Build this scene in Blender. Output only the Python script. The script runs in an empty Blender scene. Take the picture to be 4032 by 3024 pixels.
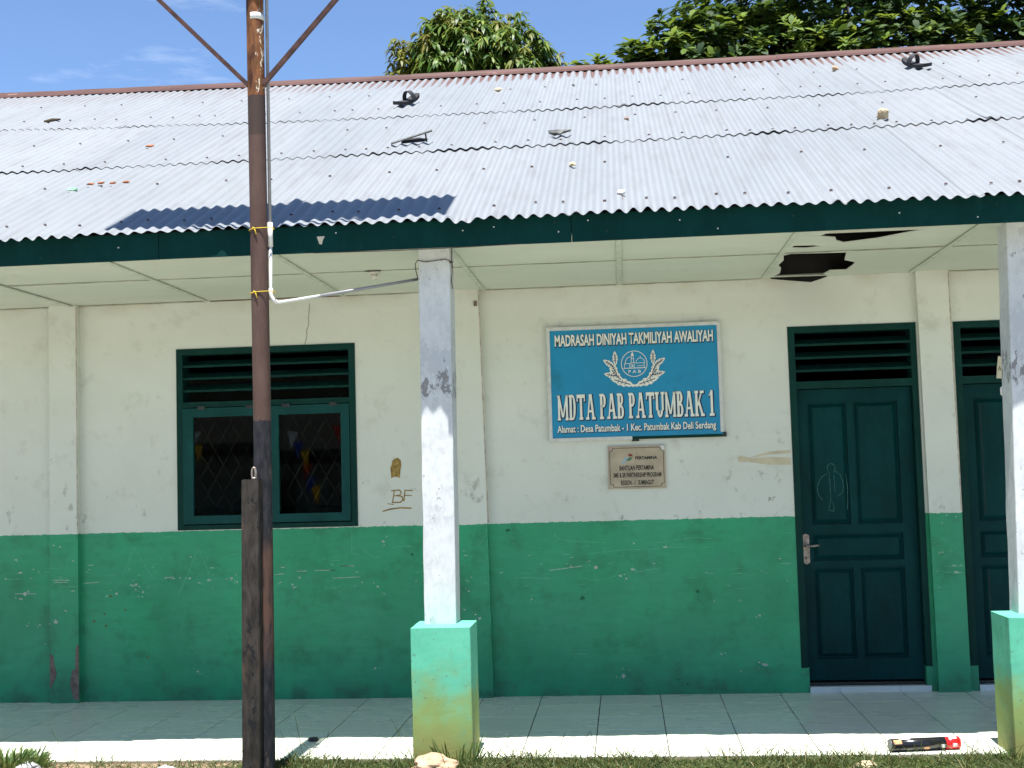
import bpy, bmesh, math, random
import numpy as np
from mathutils import Vector, Matrix, noise
random.seed(7); RNG = np.random.default_rng(11)
R = math.radians
scene = bpy.context.scene
COL = scene.collection

# ------------------------------------------------------------------ camera
cd = bpy.data.cameras.new("camera"); cam = bpy.data.objects.new("camera", cd); COL.objects.link(cam)
def cam_axes(yaw, pitch, roll):
    cy, sy, cp, sp = math.cos(yaw), math.sin(yaw), math.cos(pitch), math.sin(pitch)
    f = Vector((-sy*cp, cy*cp, sp)); r = Vector((cy, sy, 0)); u = r.cross(f)
    c, s = math.cos(roll), math.sin(roll)
    return c*r + s*u, -s*r + c*u, f
cr, cu, cf = cam_axes(0.08665, 0.06787, -0.02811)
M = Matrix((cr, cu, -cf)).transposed().to_4x4(); M.translation = (0.2102, -8.7242, 1.5461)
cam.matrix_world = M
cd.sensor_width = 36; cd.lens = 36*4970.26/4032; cd.clip_start = .05; cd.clip_end = 3000
scene.camera = cam
# ------------------------------------------------------------------ sky, sun, exposure
SUN_EL, SUN_AZ = 75.5, 2.0            # sun stands behind the camera, two degrees to its left
w = bpy.data.worlds.new("World"); scene.world = w; w.use_nodes = True
nt = w.node_tree; nt.nodes.clear()
sky = nt.nodes.new('ShaderNodeTexSky'); sky.sky_type = 'NISHITA'; sky.sun_disc = False
sky.sun_elevation = R(SUN_EL); sky.sun_rotation = R(180+SUN_AZ); sky.air_density = 1.0; sky.dust_density = 0.; sky.ozone_density = 5.0; sky.altitude = 2000
bg = nt.nodes.new('ShaderNodeBackground'); bg.inputs[1].default_value = .085
wo = nt.nodes.new('ShaderNodeOutputWorld')
tc = nt.nodes.new('ShaderNodeTexCoord'); mp = nt.nodes.new('ShaderNodeMapping'); mp.inputs['Scale'].default_value = (2.2, 2.2, 11)
ns = nt.nodes.new('ShaderNodeTexNoise'); ns.inputs['Scale'].default_value = 2.1; ns.inputs['Detail'].default_value = 7; ns.inputs['Roughness'].default_value = .62
rp = nt.nodes.new('ShaderNodeValToRGB'); rp.color_ramp.elements[0].position = .57; rp.color_ramp.elements[1].position = .82
rp.color_ramp.elements[0].color = (0, 0, 0, 1); rp.color_ramp.elements[1].color = (.42, .42, .42, 1)
mx = nt.nodes.new('ShaderNodeMix'); mx.data_type = 'RGBA'; mx.inputs[7].default_value = (6.2, 6.6, 7.2, 1)
nt.links.new(tc.outputs['Generated'], mp.inputs[0]); nt.links.new(mp.outputs[0], ns.inputs[0]); nt.links.new(ns.outputs[0], rp.inputs[0])
nt.links.new(rp.outputs[0], mx.inputs[0]); nt.links.new(sky.outputs[0], mx.inputs[6]); nt.links.new(mx.outputs[2], bg.inputs[0]); nt.links.new(bg.outputs[0], wo.inputs[0])
sl = bpy.data.lights.new("sun", 'SUN'); sl.energy = 5.0; sl.angle = R(.53); sl.color = (1, .97, .92)
so = bpy.data.objects.new("sun", sl); COL.objects.link(so)
sd = Vector((-math.sin(R(SUN_AZ))*math.cos(R(SUN_EL)), -math.cos(R(SUN_AZ))*math.cos(R(SUN_EL)), math.sin(R(SUN_EL))))
so.rotation_euler = sd.to_track_quat('Z', 'Y').to_euler(); so.location = (0, -12, 20)
vs = scene.view_settings; vs.view_transform = 'Standard'; vs.look = 'None'; vs.exposure = 1.4; vs.gamma = 1; vs.use_curve_mapping = False
scene.render.engine = 'CYCLES'

# ------------------------------------------------------------------ helpers
def link(name, me, mat=None, parent=None):
    o = bpy.data.objects.new(name, me); COL.objects.link(o)
    if mat is not None:
        for m in (mat if isinstance(mat, (list, tuple)) else [mat]): me.materials.append(m)
    if parent is not None: o.parent = parent
    return o
def tag(o, label, cat, group=None):
    o['label'] = label; o['category'] = cat
    if group: o['group'] = group
    return o
def thing(name, label, cat, loc=(0, 0, 0), group=None):
    o = bpy.data.objects.new(name, None); COL.objects.link(o); o.location = loc; o.empty_display_size = .1
    tag(o, label, cat, group); o['base'] = 1; del o['base']
    return o
class MB:
    def __init__(s): s.v = []; s.f = []; s.m = []
    def add(s, vs, fs, mi=0):
        b = len(s.v); s.v += [tuple(v) for v in vs]; s.f += [tuple(b+i for i in f) for f in fs]; s.m += [mi]*len(fs); return s
    def box(s, x0, x1, y0, y1, z0, z1, mi=0):
        return s.add([(x0,y0,z0),(x1,y0,z0),(x1,y1,z0),(x0,y1,z0),(x0,y0,z1),(x1,y0,z1),(x1,y1,z1),(x0,y1,z1)],
                     [(0,3,2,1),(4,5,6,7),(0,1,5,4),(1,2,6,5),(2,3,7,6),(3,0,4,7)], mi)
    def hexa(s, p, mi=0):      # 8 points, bottom ring then top ring
        return s.add(p, [(0,3,2,1),(4,5,6,7),(0,1,5,4),(1,2,6,5),(2,3,7,6),(3,0,4,7)], mi)
    def tube(s, pts, rad, n=10, mi=0, caps=True):
        pts = [Vector(p) for p in pts]; rads = rad if isinstance(rad, (list, tuple)) else [rad]*len(pts)
        up = None; rings = []
        for i, p in enumerate(pts):
            t = (pts[min(i+1, len(pts)-1)] - pts[max(i-1, 0)]).normalized()
            if up is None:
                up = t.orthogonal().normalized()
            up = (up - t*up.dot(t)); up = up.normalized() if up.length > 1e-6 else t.orthogonal().normalized()
            sd_ = t.cross(up)
            rings.append([p + rads[i]*(math.cos(2*math.pi*k/n)*up + math.sin(2*math.pi*k/n)*sd_) for k in range(n)])
        vs = [v for r_ in rings for v in r_]; fs = []
        for i in range(len(rings)-1):
            for k in range(n): fs.append((i*n+k, i*n+(k+1) % n, (i+1)*n+(k+1) % n, (i+1)*n+k))
        if caps: fs += [tuple(range(n-1, -1, -1)), tuple(range((len(rings)-1)*n, len(rings)*n))]
        return s.add(vs, fs, mi)
    def prism(s, poly, y0, y1, mi=0):   # polygon in x,z extruded in y
        n = len(poly); vs = [(x, y0, z) for x, z in poly] + [(x, y1, z) for x, z in poly]
        fs = [tuple(range(n)), tuple(range(2*n-1, n-1, -1))] + [(i, i+n, (i+1) % n+n, (i+1) % n) for i in range(n)]
        return s.add(vs, fs, mi)
    def build(s, name, mat, parent=None, smooth=False, offset=None):
        me = bpy.data.meshes.new(name)
        vs = s.v if offset is None else [(a-offset[0], b-offset[1], c-offset[2]) for a, b, c in s.v]
        me.from_pydata(vs, [], s.f); me.validate()
        bm = bmesh.new(); bm.from_mesh(me); bmesh.ops.recalc_face_normals(bm, faces=bm.faces); bm.to_mesh(me); bm.free()
        if len(me.polygons) == len(s.m): me.polygons.foreach_set('material_index', s.m)
        if smooth: me.polygons.foreach_set('use_smooth', [True]*len(me.polygons))
        o = link(name, me, mat, parent)
        if offset is not None: o.location = offset
        return o
def P(name, mat, parent, *boxes):       # a part made of boxes
    m = MB()
    for b in boxes: m.box(*b)
    return m.build(name, mat, parent)
def rough_post(name, mat, parent, x0, x1, y0, y1, z0, z1, amp=.003, lean=(0, 0), bev=.008, nz=40, seed=0):
    sec = []
    for cx_, cy_, a0 in ((x1-bev, y1-bev, 0), (x0+bev, y1-bev, 90), (x0+bev, y0+bev, 180), (x1-bev, y0+bev, 270)):
        for k in range(3):
            a = R(a0+45*k); sec.append((cx_+bev*math.cos(a), cy_+bev*math.sin(a)))
    full = []
    for i in range(len(sec)):
        full.append(sec[i]); j = sec[(i+1) % len(sec)]
        if math.hypot(j[0]-sec[i][0], j[1]-sec[i][1]) > .04:
            for q in (.25, .5, .75): full.append((sec[i][0]+(j[0]-sec[i][0])*q, sec[i][1]+(j[1]-sec[i][1])*q))
    n = len(full); vs = []; fs = []
    cx_, cy_ = (x0+x1)/2, (y0+y1)/2
    for k in range(nz+1):
        t = k/nz; z = z0+(z1-z0)*t
        for x, y in full:
            d = amp*noise.noise(Vector((x*9+seed, y*9, z*5))) + .12*amp*noise.noise(Vector((x*40+seed, y*40, z*30)))
            l = math.hypot(x-cx_, y-cy_)
            vs.append((x+(x-cx_)/l*d+lean[0]*t, y+(y-cy_)/l*d+lean[1]*t, z + (.4*amp*noise.noise(Vector((x*20, y*20, seed))) if k == nz else 0)))
    for k in range(nz):
        for i in range(n): fs.append((k*n+i, k*n+(i+1) % n, (k+1)*n+(i+1) % n, (k+1)*n+i))
    fs += [tuple(range(n-1, -1, -1)), tuple(range(nz*n, nz*n+n))]
    return MB().add(vs, fs).build(name, mat, parent)

# ------------------------------------------------------------------ material helpers
class G:
    def __init__(s, name):
        s.m = bpy.data.materials.new(name); s.m.use_nodes = True; s.t = s.m.node_tree; s.t.nodes.clear()
        s.out = s.t.nodes.new('ShaderNodeOutputMaterial'); s.b = s.t.nodes.new('ShaderNodeBsdfPrincipled'); s.l(s.b.outputs[0], s.out.inputs[0])
        s.g = s.t.nodes.new('ShaderNodeNewGeometry'); s.pos = s.g.outputs['Position']
    def l(s, a, b): s.t.links.new(a, b)
    def n(s, ty, **kw):
        nd = s.t.nodes.new(ty)
        for k, v in kw.items(): setattr(nd, k, v)
        return nd
    def put(s, sock, v):
        if hasattr(v, 'is_output'): s.l(v, sock)
        else:
            if isinstance(v, (tuple, list)) and len(v) == 3 and sock.type == 'RGBA': v = (*v, 1)
            sock.default_value = v
    def math(s, op, a, b=0., c=0., clamp=False):
        nd = s.n('ShaderNodeMath', operation=op, use_clamp=clamp)
        for i, v in enumerate((a, b, c)): s.put(nd.inputs[i], v)
        return nd.outputs[0]
    def map(s, v, a, b, c=0., d=1., smooth=False):
        nd = s.n('ShaderNodeMapRange'); nd.interpolation_type = 'SMOOTHSTEP' if smooth else 'LINEAR'
        for i, q in enumerate((v, a, b, c, d)): s.put(nd.inputs[i], q)
        return nd.outputs[0]
    def noise(s, scale, detail=4, rough=.55, vec=None, sc=None, off=(0, 0, 0), dist=0.):
        v = vec or s.pos
        if sc or off != (0, 0, 0):
            m_ = s.n('ShaderNodeMapping'); s.l(v, m_.inputs[0]); m_.inputs['Scale'].default_value = sc or (1, 1, 1); m_.inputs['Location'].default_value = off; v = m_.outputs[0]
        nd = s.n('ShaderNodeTexNoise'); s.l(v, nd.inputs['Vector']); nd.inputs['Scale'].default_value = scale; nd.inputs['Detail'].default_value = detail; nd.inputs['Roughness'].default_value = rough; nd.inputs['Distortion'].default_value = dist
        return nd.outputs[0]
    def mix(s, fac, a, b, mode='MIX'):
        nd = s.n('ShaderNodeMix', data_type='RGBA', blend_type=mode)
        s.put(nd.inputs[0], fac); s.put(nd.inputs[6], a); s.put(nd.inputs[7], b); return nd.outputs[2]
    def xyz(s):
        nd = s.n('ShaderNodeSeparateXYZ'); s.l(s.pos, nd.inputs[0]); return nd.outputs
    def bump(s, h, strength=.3, dist=.01):
        nd = s.n('ShaderNodeBump'); s.put(nd.inputs['Height'], h); nd.inputs['Strength'].default_value = strength; nd.inputs['Distance'].default_value = dist; s.l(nd.outputs[0], s.b.inputs['Normal'])
    def fin(s, col, rough=.7, spec=.3, metal=0.):
        s.put(s.b.inputs['Base Color'], col); s.put(s.b.inputs['Roughness'], rough); s.b.inputs['Specular IOR Level'].default_value = spec; s.put(s.b.inputs['Metallic'], metal); return s.m
def plain(name, col, rough=.6, spec=.3, var=.12, scale=14, metal=0., bump=0.):
    g = G(name); n_ = g.noise(scale, 5, .6); d = tuple(c*(1-var*1.6) for c in col); l = tuple(min(1, c*(1+var)) for c in col)
    if bump: g.bump(n_, bump, .004)
    return g.fin(g.mix(g.map(n_, .3, .7), d, l), rough, spec, metal)

GREEN = (.026, .305, .143)
def mat_wall():
    g = G("painted_plaster"); x, y, z = g.xyz()
    edge = g.math('ADD', z, g.map(g.noise(30, 3), .3, .7, -.004, .004))
    isg = g.math('LESS_THAN', edge, 1.179)
    n1 = g.noise(1.1, 6, .62); n2 = g.noise(5, 6, .65, off=(3, 1, 7)); n3 = g.noise(22, 5, .7)
    wh = g.mix(g.map(n1, .35, .68), (.560, .575, .515), (.625, .64, .58))
    wh = g.mix(g.map(n2, .56, .76, 0, .5), wh, (.36, .35, .29))                       # hand and rain smudges
    smk = g.math('MULTIPLY', g.map(g.noise(9, 5, .7, sc=(1, 1, .8), off=(9, 2, 4)), .60, .70), g.map(z, 1.2, 1.9, .75, .18))
    wh = g.mix(smk, wh, (.20, .195, .18))
    wh = g.mix(g.math('MULTIPLY', g.map(z, 2.70, 2.81, 0, .5), g.map(g.noise(2.2, 4, .6), .42, .6)), wh, (.38, .33, .24))   # leak stain under the ceiling
    gr = g.mix(g.map(n1, .33, .7), tuple(c*.74 for c in GREEN), tuple(c*1.2 for c in GREEN))
    gr = g.mix(g.map(g.noise(2.6, 6, .7, sc=(1, 1, .7), off=(11, 4, 2)), .36, .66, 0, .55), gr, (.048, .30, .175))
    gr = g.mix(g.map(g.noise(14, 4, .6, sc=(.35, 1, 1.6), off=(1, 1, 6)), .45, .7, 0, .3), gr, (.018, .20, .085))
    gr = g.mix(g.map(n2, .52, .76, 0, .75), gr, (.016, .125, .055))
    gr = g.mix(g.map(g.noise(3, 5, .6, off=(5, 5, 5)), .58, .75, 0, .45), gr, (.036, .22, .145))
    dirt = g.math('MULTIPLY', g.map(z, .02, .22, .55, 0.), g.map(n2, .40, .62))
    gr = g.mix(dirt, gr, (.045, .10, .065))
    band = g.math('MULTIPLY', g.map(z, .62, .84, 0, 1, True), g.map(z, .95, 1.1, 1, 0, True))
    chips = g.math('GREATER_THAN', g.math('ADD', g.noise(17, 6, .72, sc=(.55, 1, 1.5)), g.math('MULTIPLY', band, .062)), .70)
    gr = g.mix(g.math('MULTIPLY', chips, .8), gr, (.46, .50, .44))
    scr = g.math('GREATER_THAN', g.math('ADD', g.noise(5, 3, .6, sc=(.7, 1, 26), dist=.4), g.math('MULTIPLY', band, .05)), .728)
    gr = g.mix(g.math('MULTIPLY', scr, .45), gr, (.30, .50, .39))
    scv = g.math('GREATER_THAN', g.noise(5, 3, .6, sc=(24, 1, 1.1), off=(2, 0, 8), dist=.5), .745)
    gr = g.mix(g.math('MULTIPLY', scv, .3), gr, (.25, .5, .38))
    br = g.math('MULTIPLY', g.map(g.noise(8, 6, .7, off=(1, 9, 2)), .70, .76), g.map(z, .4, .95, .6, .3))
    gr = g.mix(br, gr, (.17, .13, .05))
    g.bump(g.math('ADD', g.math('MULTIPLY', n2, .7), g.math('MULTIPLY', n3, .25)), .22, .012)
    return g.fin(g.mix(isg, wh, gr), g.mix(isg, (.75,)*3, (.42,)*3), .28)
def mat_column():
    g = G("whitewashed_concrete"); x, y, z = g.xyz()
    n1 = g.noise(3, 5, .6); n2 = g.noise(16, 5, .65, sc=(1, 1, .55)); n3 = g.noise(45, 5, .7, sc=(1, 1, .4))
    c = g.mix(g.map(n1, .3, .7), (.45, .47, .475), (.56, .58, .585)); c = g.mix(g.map(g.noise(26, 5, .7, sc=(1, 1, .6), off=(6, 2, 2)), .45, .68, 0, .5), c, (.36, .375, .38))
    c = g.mix(g.map(n2, .55, .75, 0, .35), c, (.47, .49, .49))
    zone = g.math('MULTIPLY', g.map(z, 1.86, 2.02, 0, 1, True), g.map(z, 2.18, 2.45, 1, .12, True))
    peel = g.math('GREATER_THAN', g.math('ADD', n2, g.math('MULTIPLY', zone, .16)), .625)
    c = g.mix(g.math('MULTIPLY', peel, .8), c, (.40, .42, .44))
    zone2 = g.math('MULTIPLY', g.map(z, 1.90, 1.99, 0, 1, True), g.map(z, 2.06, 2.18, 1, 0, True))
    dark = g.math('GREATER_THAN', g.math('ADD', g.noise(30, 4, .7, sc=(1, 1, .45), off=(3, 3, 3)), g.math('MULTIPLY', zone2, .15)), .675)
    c = g.mix(g.math('MULTIPLY', dark, .85), c, (.17, .16, .16))
    spots = g.math('MULTIPLY', g.math('GREATER_THAN', g.noise(38, 3, .6, off=(7, 1, 1)), .715), g.map(z, .8, 1.0, .8, .35))
    c = g.mix(spots, c, (.22, .16, .13))
    g.bump(g.math('ADD', n2, g.math('MULTIPLY', n3, .4)), .18, .004)
    return g.fin(c, .8, .2)
def mat_plinth():
    g = G("mossy_green_plinth"); x, y, z = g.xyz()
    n1 = g.noise(4, 6, .65); n2 = g.noise(18, 5, .7, sc=(1, 1, .5))
    c = g.mix(g.map(n1, .3, .7), (.080, .365, .240), (.110, .43, .295))
    c = g.mix(g.map(n2, .55, .78, 0, .5), c, (.07, .24, .16))
    lv = g.math('ADD', z, g.map(g.noise(5, 5, .6, off=(4, 2, 0)), .2, .8, -.17, .17))
    c = g.mix(g.map(lv, .22, .50, .92, 0, True), c, (.20, .265, .075))
    c = g.mix(g.map(lv, .05, .26, .6, 0), c, (.215, .175, .055))
    run = g.math('MULTIPLY', g.map(g.noise(14, 4, .6, sc=(2.5, 2.5, .25)), .6, .72), g.map(z, .45, .7, 0, .55))
    c = g.mix(run, c, (.06, .13, .10))
    c = g.mix(g.math('MULTIPLY', g.math('GREATER_THAN', g.noise(36, 5, .7), .655), .75), c, (.09, .11, .07)); c = g.mix(g.map(g.noise(9, 6, .7, off=(3, 8, 1)), .56, .70, 0, .5), c, (.12, .27, .15))
    g.bump(g.math('ADD', n1, g.math('MULTIPLY', n2, .5)), .16, .004)
    return g.fin(c, .75, .25)
def mat_tile(name, a, b):
    g = G(name); oi = g.n('ShaderNodeObjectInfo')
    c = g.mix(oi.outputs['Random'], a, b)
    n1 = g.noise(1.6, 6, .65, sc=(.5, 1.4, 1)); n2 = g.noise(8, 5, .7, sc=(.35, 2.2, 1), off=(2, 4, 1))
    c = g.mix(g.map(n1, .46, .72, 0, .55), c, (.54, .55, .47)); c = g.mix(g.map(n2, .64, .74, 0, .65), c, (.36, .33, .27))
    return g.fin(c, g.map(n1, .3, .7, .16, .40), .5)
def mat_roof():
    g = G("weathered_zinc_sheet"); x, y, z = g.xyz()
    n1 = g.noise(.8, 6, .6, sc=(1.6, .5, .5)); n2 = g.noise(6, 6, .65, sc=(2.2, .5, .5)); oi = g.n('ShaderNodeObjectInfo')
    c = g.mix(g.map(n1, .3, .7), (.180, .196, .208), (.215, .230, .241))
    c = g.mix(g.map(oi.outputs['Random'], 0, 1, 0, .3), c, (.240, .250, .258))
    c = g.mix(g.map(n2, .50, .8, 0, .6), c, (.165, .166, .17))
    c = g.mix(g.map(g.noise(13, 4, .6, sc=(1., .12, .12), off=(5, 3, 1)), .5, .78, 0, .55), c, (.155, .157, .16))
    c = g.mix(g.map(g.noise(3.2, 5, .65, off=(2, 6, 1)), .60, .74, 0, .35), c, (.235, .24, .245))
    c = g.mix(g.map(g.noise(2.5, 5, .6, off=(8, 1, 0)), .62, .78, 0, .4), c, (.205, .185, .165))
    st = g.noise(11, 3, .55, sc=(1.25, .09, .09))
    top = g.math('MULTIPLY', g.map(y, 2.5, 3.38, 0, 1), g.map(x, -4.2, -1.0, .72, 1))
    rust = g.math('GREATER_THAN', g.math('ADD', g.math('MULTIPLY', st, .8), g.math('MULTIPLY', top, .215)), .675)
    valley = g.map(g.math('COSINE', g.math('MULTIPLY', x, 2*math.pi/.0762)), 1, -1)
    rv = g.math('ADD', g.math('ADD', g.math('MULTIPLY', valley, .55), g.map(y, 2.4, 3.26, 0, .85)), g.math('MULTIPLY', g.noise(5, 4, .6, sc=(1.6, .3, .3), off=(3, 3, 0)), .9))
    rv = g.math('MULTIPLY', g.map(rv, 1.44, 1.58), g.map(x, -3.8, -1.6, .35, 1))
    c = g.mix(g.math('MULTIPLY', rv, .85), c, (.105, .04, .022)); c = g.mix(g.math('MULTIPLY', rust, .5), c, (.12, .055, .034))
    fl = g.math('GREATER_THAN', g.noise(7, 4, .6, sc=(5, .45, .45), off=(1, 7, 3)), .735)
    c = g.mix(g.math('MULTIPLY', fl, .55), c, (.12, .06, .036))
    g.bump(g.noise(7, 4, .6, sc=(1, .5, .5)), .22, .012)
    return g.fin(c, .5, .5, .15)
def mat_ridge():
    g = G("rusty_ridge_metal"); n1 = g.noise(3, 6, .65, sc=(.6, 2, 2)); n2 = g.noise(14, 5, .7)
    c = g.mix(g.map(n1, .3, .7), (.040, .014, .011), (.080, .034, .026)); c = g.mix(g.map(n1, .64, .74, 0, .75), c, (.30, .21, .17)); c = g.mix(g.map(n2, .6, .75, 0, .6), c, (.06, .022, .016))
    g.bump(n2, .2, .004); return g.fin(c, .62, .3, .15)
def mat_paint(name, col, chip=(.3, .33, .28), rough=.45, worn=.72, var=.22):
    g = G(name); n1 = g.noise(4, 6, .65, sc=(1, 1, .5)); n2 = g.noise(24, 5, .7, sc=(1, 1, .35))
    c = g.mix(g.map(n1, .3, .7), tuple(q*(1-var) for q in col), tuple(q*(1+var) for q in col))
    c = g.mix(g.map(n2, .55, .8, 0, .35), c, tuple(q*1.9+.01 for q in col))
    c = g.mix(g.math('MULTIPLY', g.math('GREATER_THAN', n2, worn), .8), c, chip)
    g.bump(n2, .15, .003); return g.fin(c, rough, .10)
def mat_pole():
    g = G("rusted_painted_steel"); x, y, z = g.xyz()
    n1 = g.noise(9, 6, .68, sc=(1.4, 1.4, .45)); n2 = g.noise(34, 5, .7, sc=(1, 1, .35)); n3 = g.noise(3, 4, .6, off=(1, 2, 3))
    zz = g.math('ADD', z, g.map(n1, .3, .7, -.012, .012))
    brown = g.mix(g.map(n1, .3, .7), (.055, .032, .026), (.098, .06, .05))
    brown = g.mix(g.math('MULTIPLY', g.math('GREATER_THAN', n2, .70), .5), brown, (.22, .15, .11))
    dk = g.mix(g.map(n2, .4, .66), (.008, .009, .013), (.030, .029, .032))
    dk = g.mix(g.math('GREATER_THAN', n1, .60), dk, (.055, .044, .036))
    rp_ = g.math('MULTIPLY', g.math('MULTIPLY', g.map(zz, .55, .72, 0, 1), g.map(zz, 1.16, 1.24, 1, 0)), g.map(n1, .4, .56))
    dk = g.mix(rp_, dk, (.078, .043, .032))
    rust = g.mix(g.map(n1, .36, .64), (.040, .015, .008), (.235, .095, .034)); rust = g.mix(g.math('GREATER_THAN', g.math('ADD', n2, g.map(x, -1.70, -1.64, -.06, .12)), .64), rust, (.52, .46, .36))
    c = g.mix(g.math('GREATER_THAN', zz, 1.838), dk, brown)
    c = g.mix(g.math('MULTIPLY', g.math('GREATER_THAN', zz, 3.37), .65), c, (.035, .025, .022))
    c = g.mix(g.math('GREATER_THAN', zz, 3.585), c, rust)
    g.bump(n2, .3, .003); return g.fin(c, .65, .18)
def mat_post():
    g = G("bare_dark_steel"); n1 = g.noise(7, 6, .68, sc=(1.3, 1.3, .4)); n2 = g.noise(30, 5, .7, sc=(1, 1, .3)); z = g.xyz()[2]
    c = g.mix(g.map(n2, .35, .68), (.013, .0115, .010), (.044, .037, .032)); c = g.mix(g.map(n1, .54, .66, 0, .8), c, (.080, .048, .030)); c = g.mix(g.math('GREATER_THAN', g.noise(11, 5, .7, sc=(1, 1, .5), off=(4, 1, 2)), .61), c, (.010, .010, .011))
    g.bump(n2, .3, .003); return g.fin(c, .65, .18, 0.)
def mat_leaf(name, a, b, young, trans=.35, rough=.32):
    g = G(name); g.t.nodes.remove(g.b)
    r_ = g.g.outputs['Random Per Island']
    c = g.mix(r_, a, b); c = g.mix(g.map(r_, .86, 1., 0, .85), c, young)
    p = g.n('ShaderNodeBsdfPrincipled'); g.put(p.inputs['Base Color'], c); p.inputs['Roughness'].default_value = rough; p.inputs['Specular IOR Level'].default_value = .3
    t = g.n('ShaderNodeBsdfTranslucent'); g.put(t.inputs[0], g.mix(.5, c, young))
    ms = g.n('ShaderNodeMixShader'); ms.inputs[0].default_value = trans; g.l(p.outputs[0], ms.inputs[1]); g.l(t.outputs[0], ms.inputs[2]); g.l(ms.outputs[0], g.out.inputs[0])
    return g.m
def mat_ground():
    g = G("yard_soil"); x, y, z = g.xyz(); n1 = g.noise(.35, 6, .62); n2 = g.noise(9, 6, .7); n3 = g.noise(40, 5, .7)
    soil = g.mix(g.map(n3, .3, .7), (.16, .12, .075), (.31, .24, .16)); bounce_sand = g.mix(g.map(n2, .3, .7), (.37, .358, .300), (.44, .425, .36)); turf = g.mix(g.map(n2, .3, .7), (.035, .055, .016), (.085, .105, .035))  # sand out of view is kept pale to bounce light onto the porch
    c = g.mix(g.map(g.math('ADD', n1, g.map(n2, .3, .7, -.06, .06)), .36, .50), soil, turf)
    bare = g.math('MULTIPLY', g.map(x, -2.2, -1.9, 1, 0), g.map(y, -2.4, -2.2, 0, 1)); c = g.mix(bare, c, soil); c = g.mix(g.map(g.math('ADD', y, g.map(n2, .3, .7, -.3, .3)), -3.1, -2.7, 1, 0), c, g.mix(g.map(n1, .58, .66, 0, .8), bounce_sand, turf))
    g.bump(g.math('ADD', n2, n3), .6, .03); return g.fin(c, .9, .1)

m_wall, m_col, m_plinth, m_roof, m_ridge = mat_wall(), mat_column(), mat_plinth(), mat_roof(), mat_ridge()
m_tile = mat_tile("glazed_floor_tile", (.67, .70, .57), (.71, .74, .61)); m_sill = mat_tile("white_step_tile", (.60, .61, .58), (.66, .67, .64))
m_grout = plain("tile_grout", (.075, .075, .065), .9, .1)
m_slab = plain("porch_concrete", (.27, .22, .16), .9, .1, .2, 6)
m_fascia = mat_paint("dark_teal_fascia_paint", (.0004, .027, .025), (.10, .12, .10), .75, .80, .25)
m_frame = mat_paint("dark_green_frame_paint", (.0030, .032, .026), (.22, .25, .21), .55, .735)
m_sash = mat_paint("teal_sash_paint", (.006, .050, .047), (.08, .12, .11), .55, .78)
m_door = mat_paint("dark_teal_door_paint", (.0004, .030, .031), (.03, .05, .047), .55, .80, .3)
m_ceil = None
def mat_ceiling():
    g = G("painted_ceiling_board"); n1 = g.noise(1.3, 6, .62, sc=(.8, 1.5, 1)); n2 = g.noise(6, 5, .65)
    c = g.mix(g.map(n1, .3, .7), (.51, .535, .46), (.575, .60, .52)); c = g.mix(g.map(n2, .60, .8, 0, .4), c, (.40, .40, .31)); g.bump(n1, .35, .02); return g.fin(c, .7, .25)
m_ceil = mat_ceiling()
m_batten = plain("ceiling_batten_paint", (.50, .53, .45), .7, .2)
m_tear = plain("torn_board_edge", (.13, .07, .045), .9, .1)
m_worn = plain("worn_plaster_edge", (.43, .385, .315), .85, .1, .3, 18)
m_dark = plain("dim_interior", (.022, .021, .019), .9, .1)  # darkness of rooms and attic is put into this near-black colour
m_pole, m_post = mat_pole(), mat_post()
m_pvc = plain("white_pvc", (.62, .62, .60), .35, .4, .08, 8); m_pvcg = plain("grey_and_shade_pvc", (.22, .22, .23), .4, .4, .1, 8)  # grey for the upper pipe, painted eave shade on the cross run
m_yel = plain("yellow_twine", (.50, .36, .04), .8, .2); m_wire = plain("brown_cable", (.07, .055, .045), .6, .3); m_blackr = plain("black_rubber", (.022, .022, .025), .6, .3)
m_nail = plain("rusty_nail", (.055, .032, .028), .7, .3); m_metal = plain("worn_brass_nickel", (.30, .25, .215), .4, .5, .3, 40, .6)
m_hinge = plain("old_hinge_metal", (.035, .04, .036), .5, .4, .3, 40, .4)
m_alu = plain("aluminium_trim", (.52, .53, .51), .5, .4, .1, 20); m_blue = None
def mat_blue():
    g = G("blue_sign_sheet"); z = g.xyz()[2]; n1 = g.noise(2.5, 4, .6); c = g.mix(g.map(n1, .3, .7), (.0040, .185, .345), (.005, .235, .43)); c = g.mix(g.map(g.noise(4, 4, .6, off=(3, 0, 1)), .58, .72, 0, .5), c, (.004, .13, .16)); return g.fin(c, .38, .4)
m_blue = mat_blue()
m_letter = plain("cream_lettering", (.70, .70, .63), .5, .3, .05); m_navy = plain("navy_outline", (.006, .014, .055), .5, .3, .1)
m_plaque = plain("tan_stone_plaque", (.40, .33, .24), .6, .3, .14, 9); m_ink = plain("black_engraving", (.022, .019, .016), .7, .2); m_red = plain("logo_red", (.22, .04, .03), .6, .2); m_lb = plain("logo_pale_blue", (.28, .38, .42), .6, .2); m_lg = plain("logo_green", (.06, .17, .10), .6, .2); m_pk = plain("faded_pink_tape", (.42, .28, .28), .7, .2); m_wt = plain("grey_white_tape", (.58, .57, .55), .6, .2)
m_brown = plain("brown_stain", (.32, .21, .07), .85, .1, .4, 45); m_tape = plain("yellowed_tape_mark", (.52, .46, .33), .75, .15, .12, 10); m_chalk = plain("chalk_line", (.06, .135, .125), .9, .1, .4, 60); m_brick = plain("exposed_masonry", (.20, .15, .125), .9, .1, .3, 30); m_pencil = plain("dark_pencil", (.12, .10, .09), .8, .1)
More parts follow.
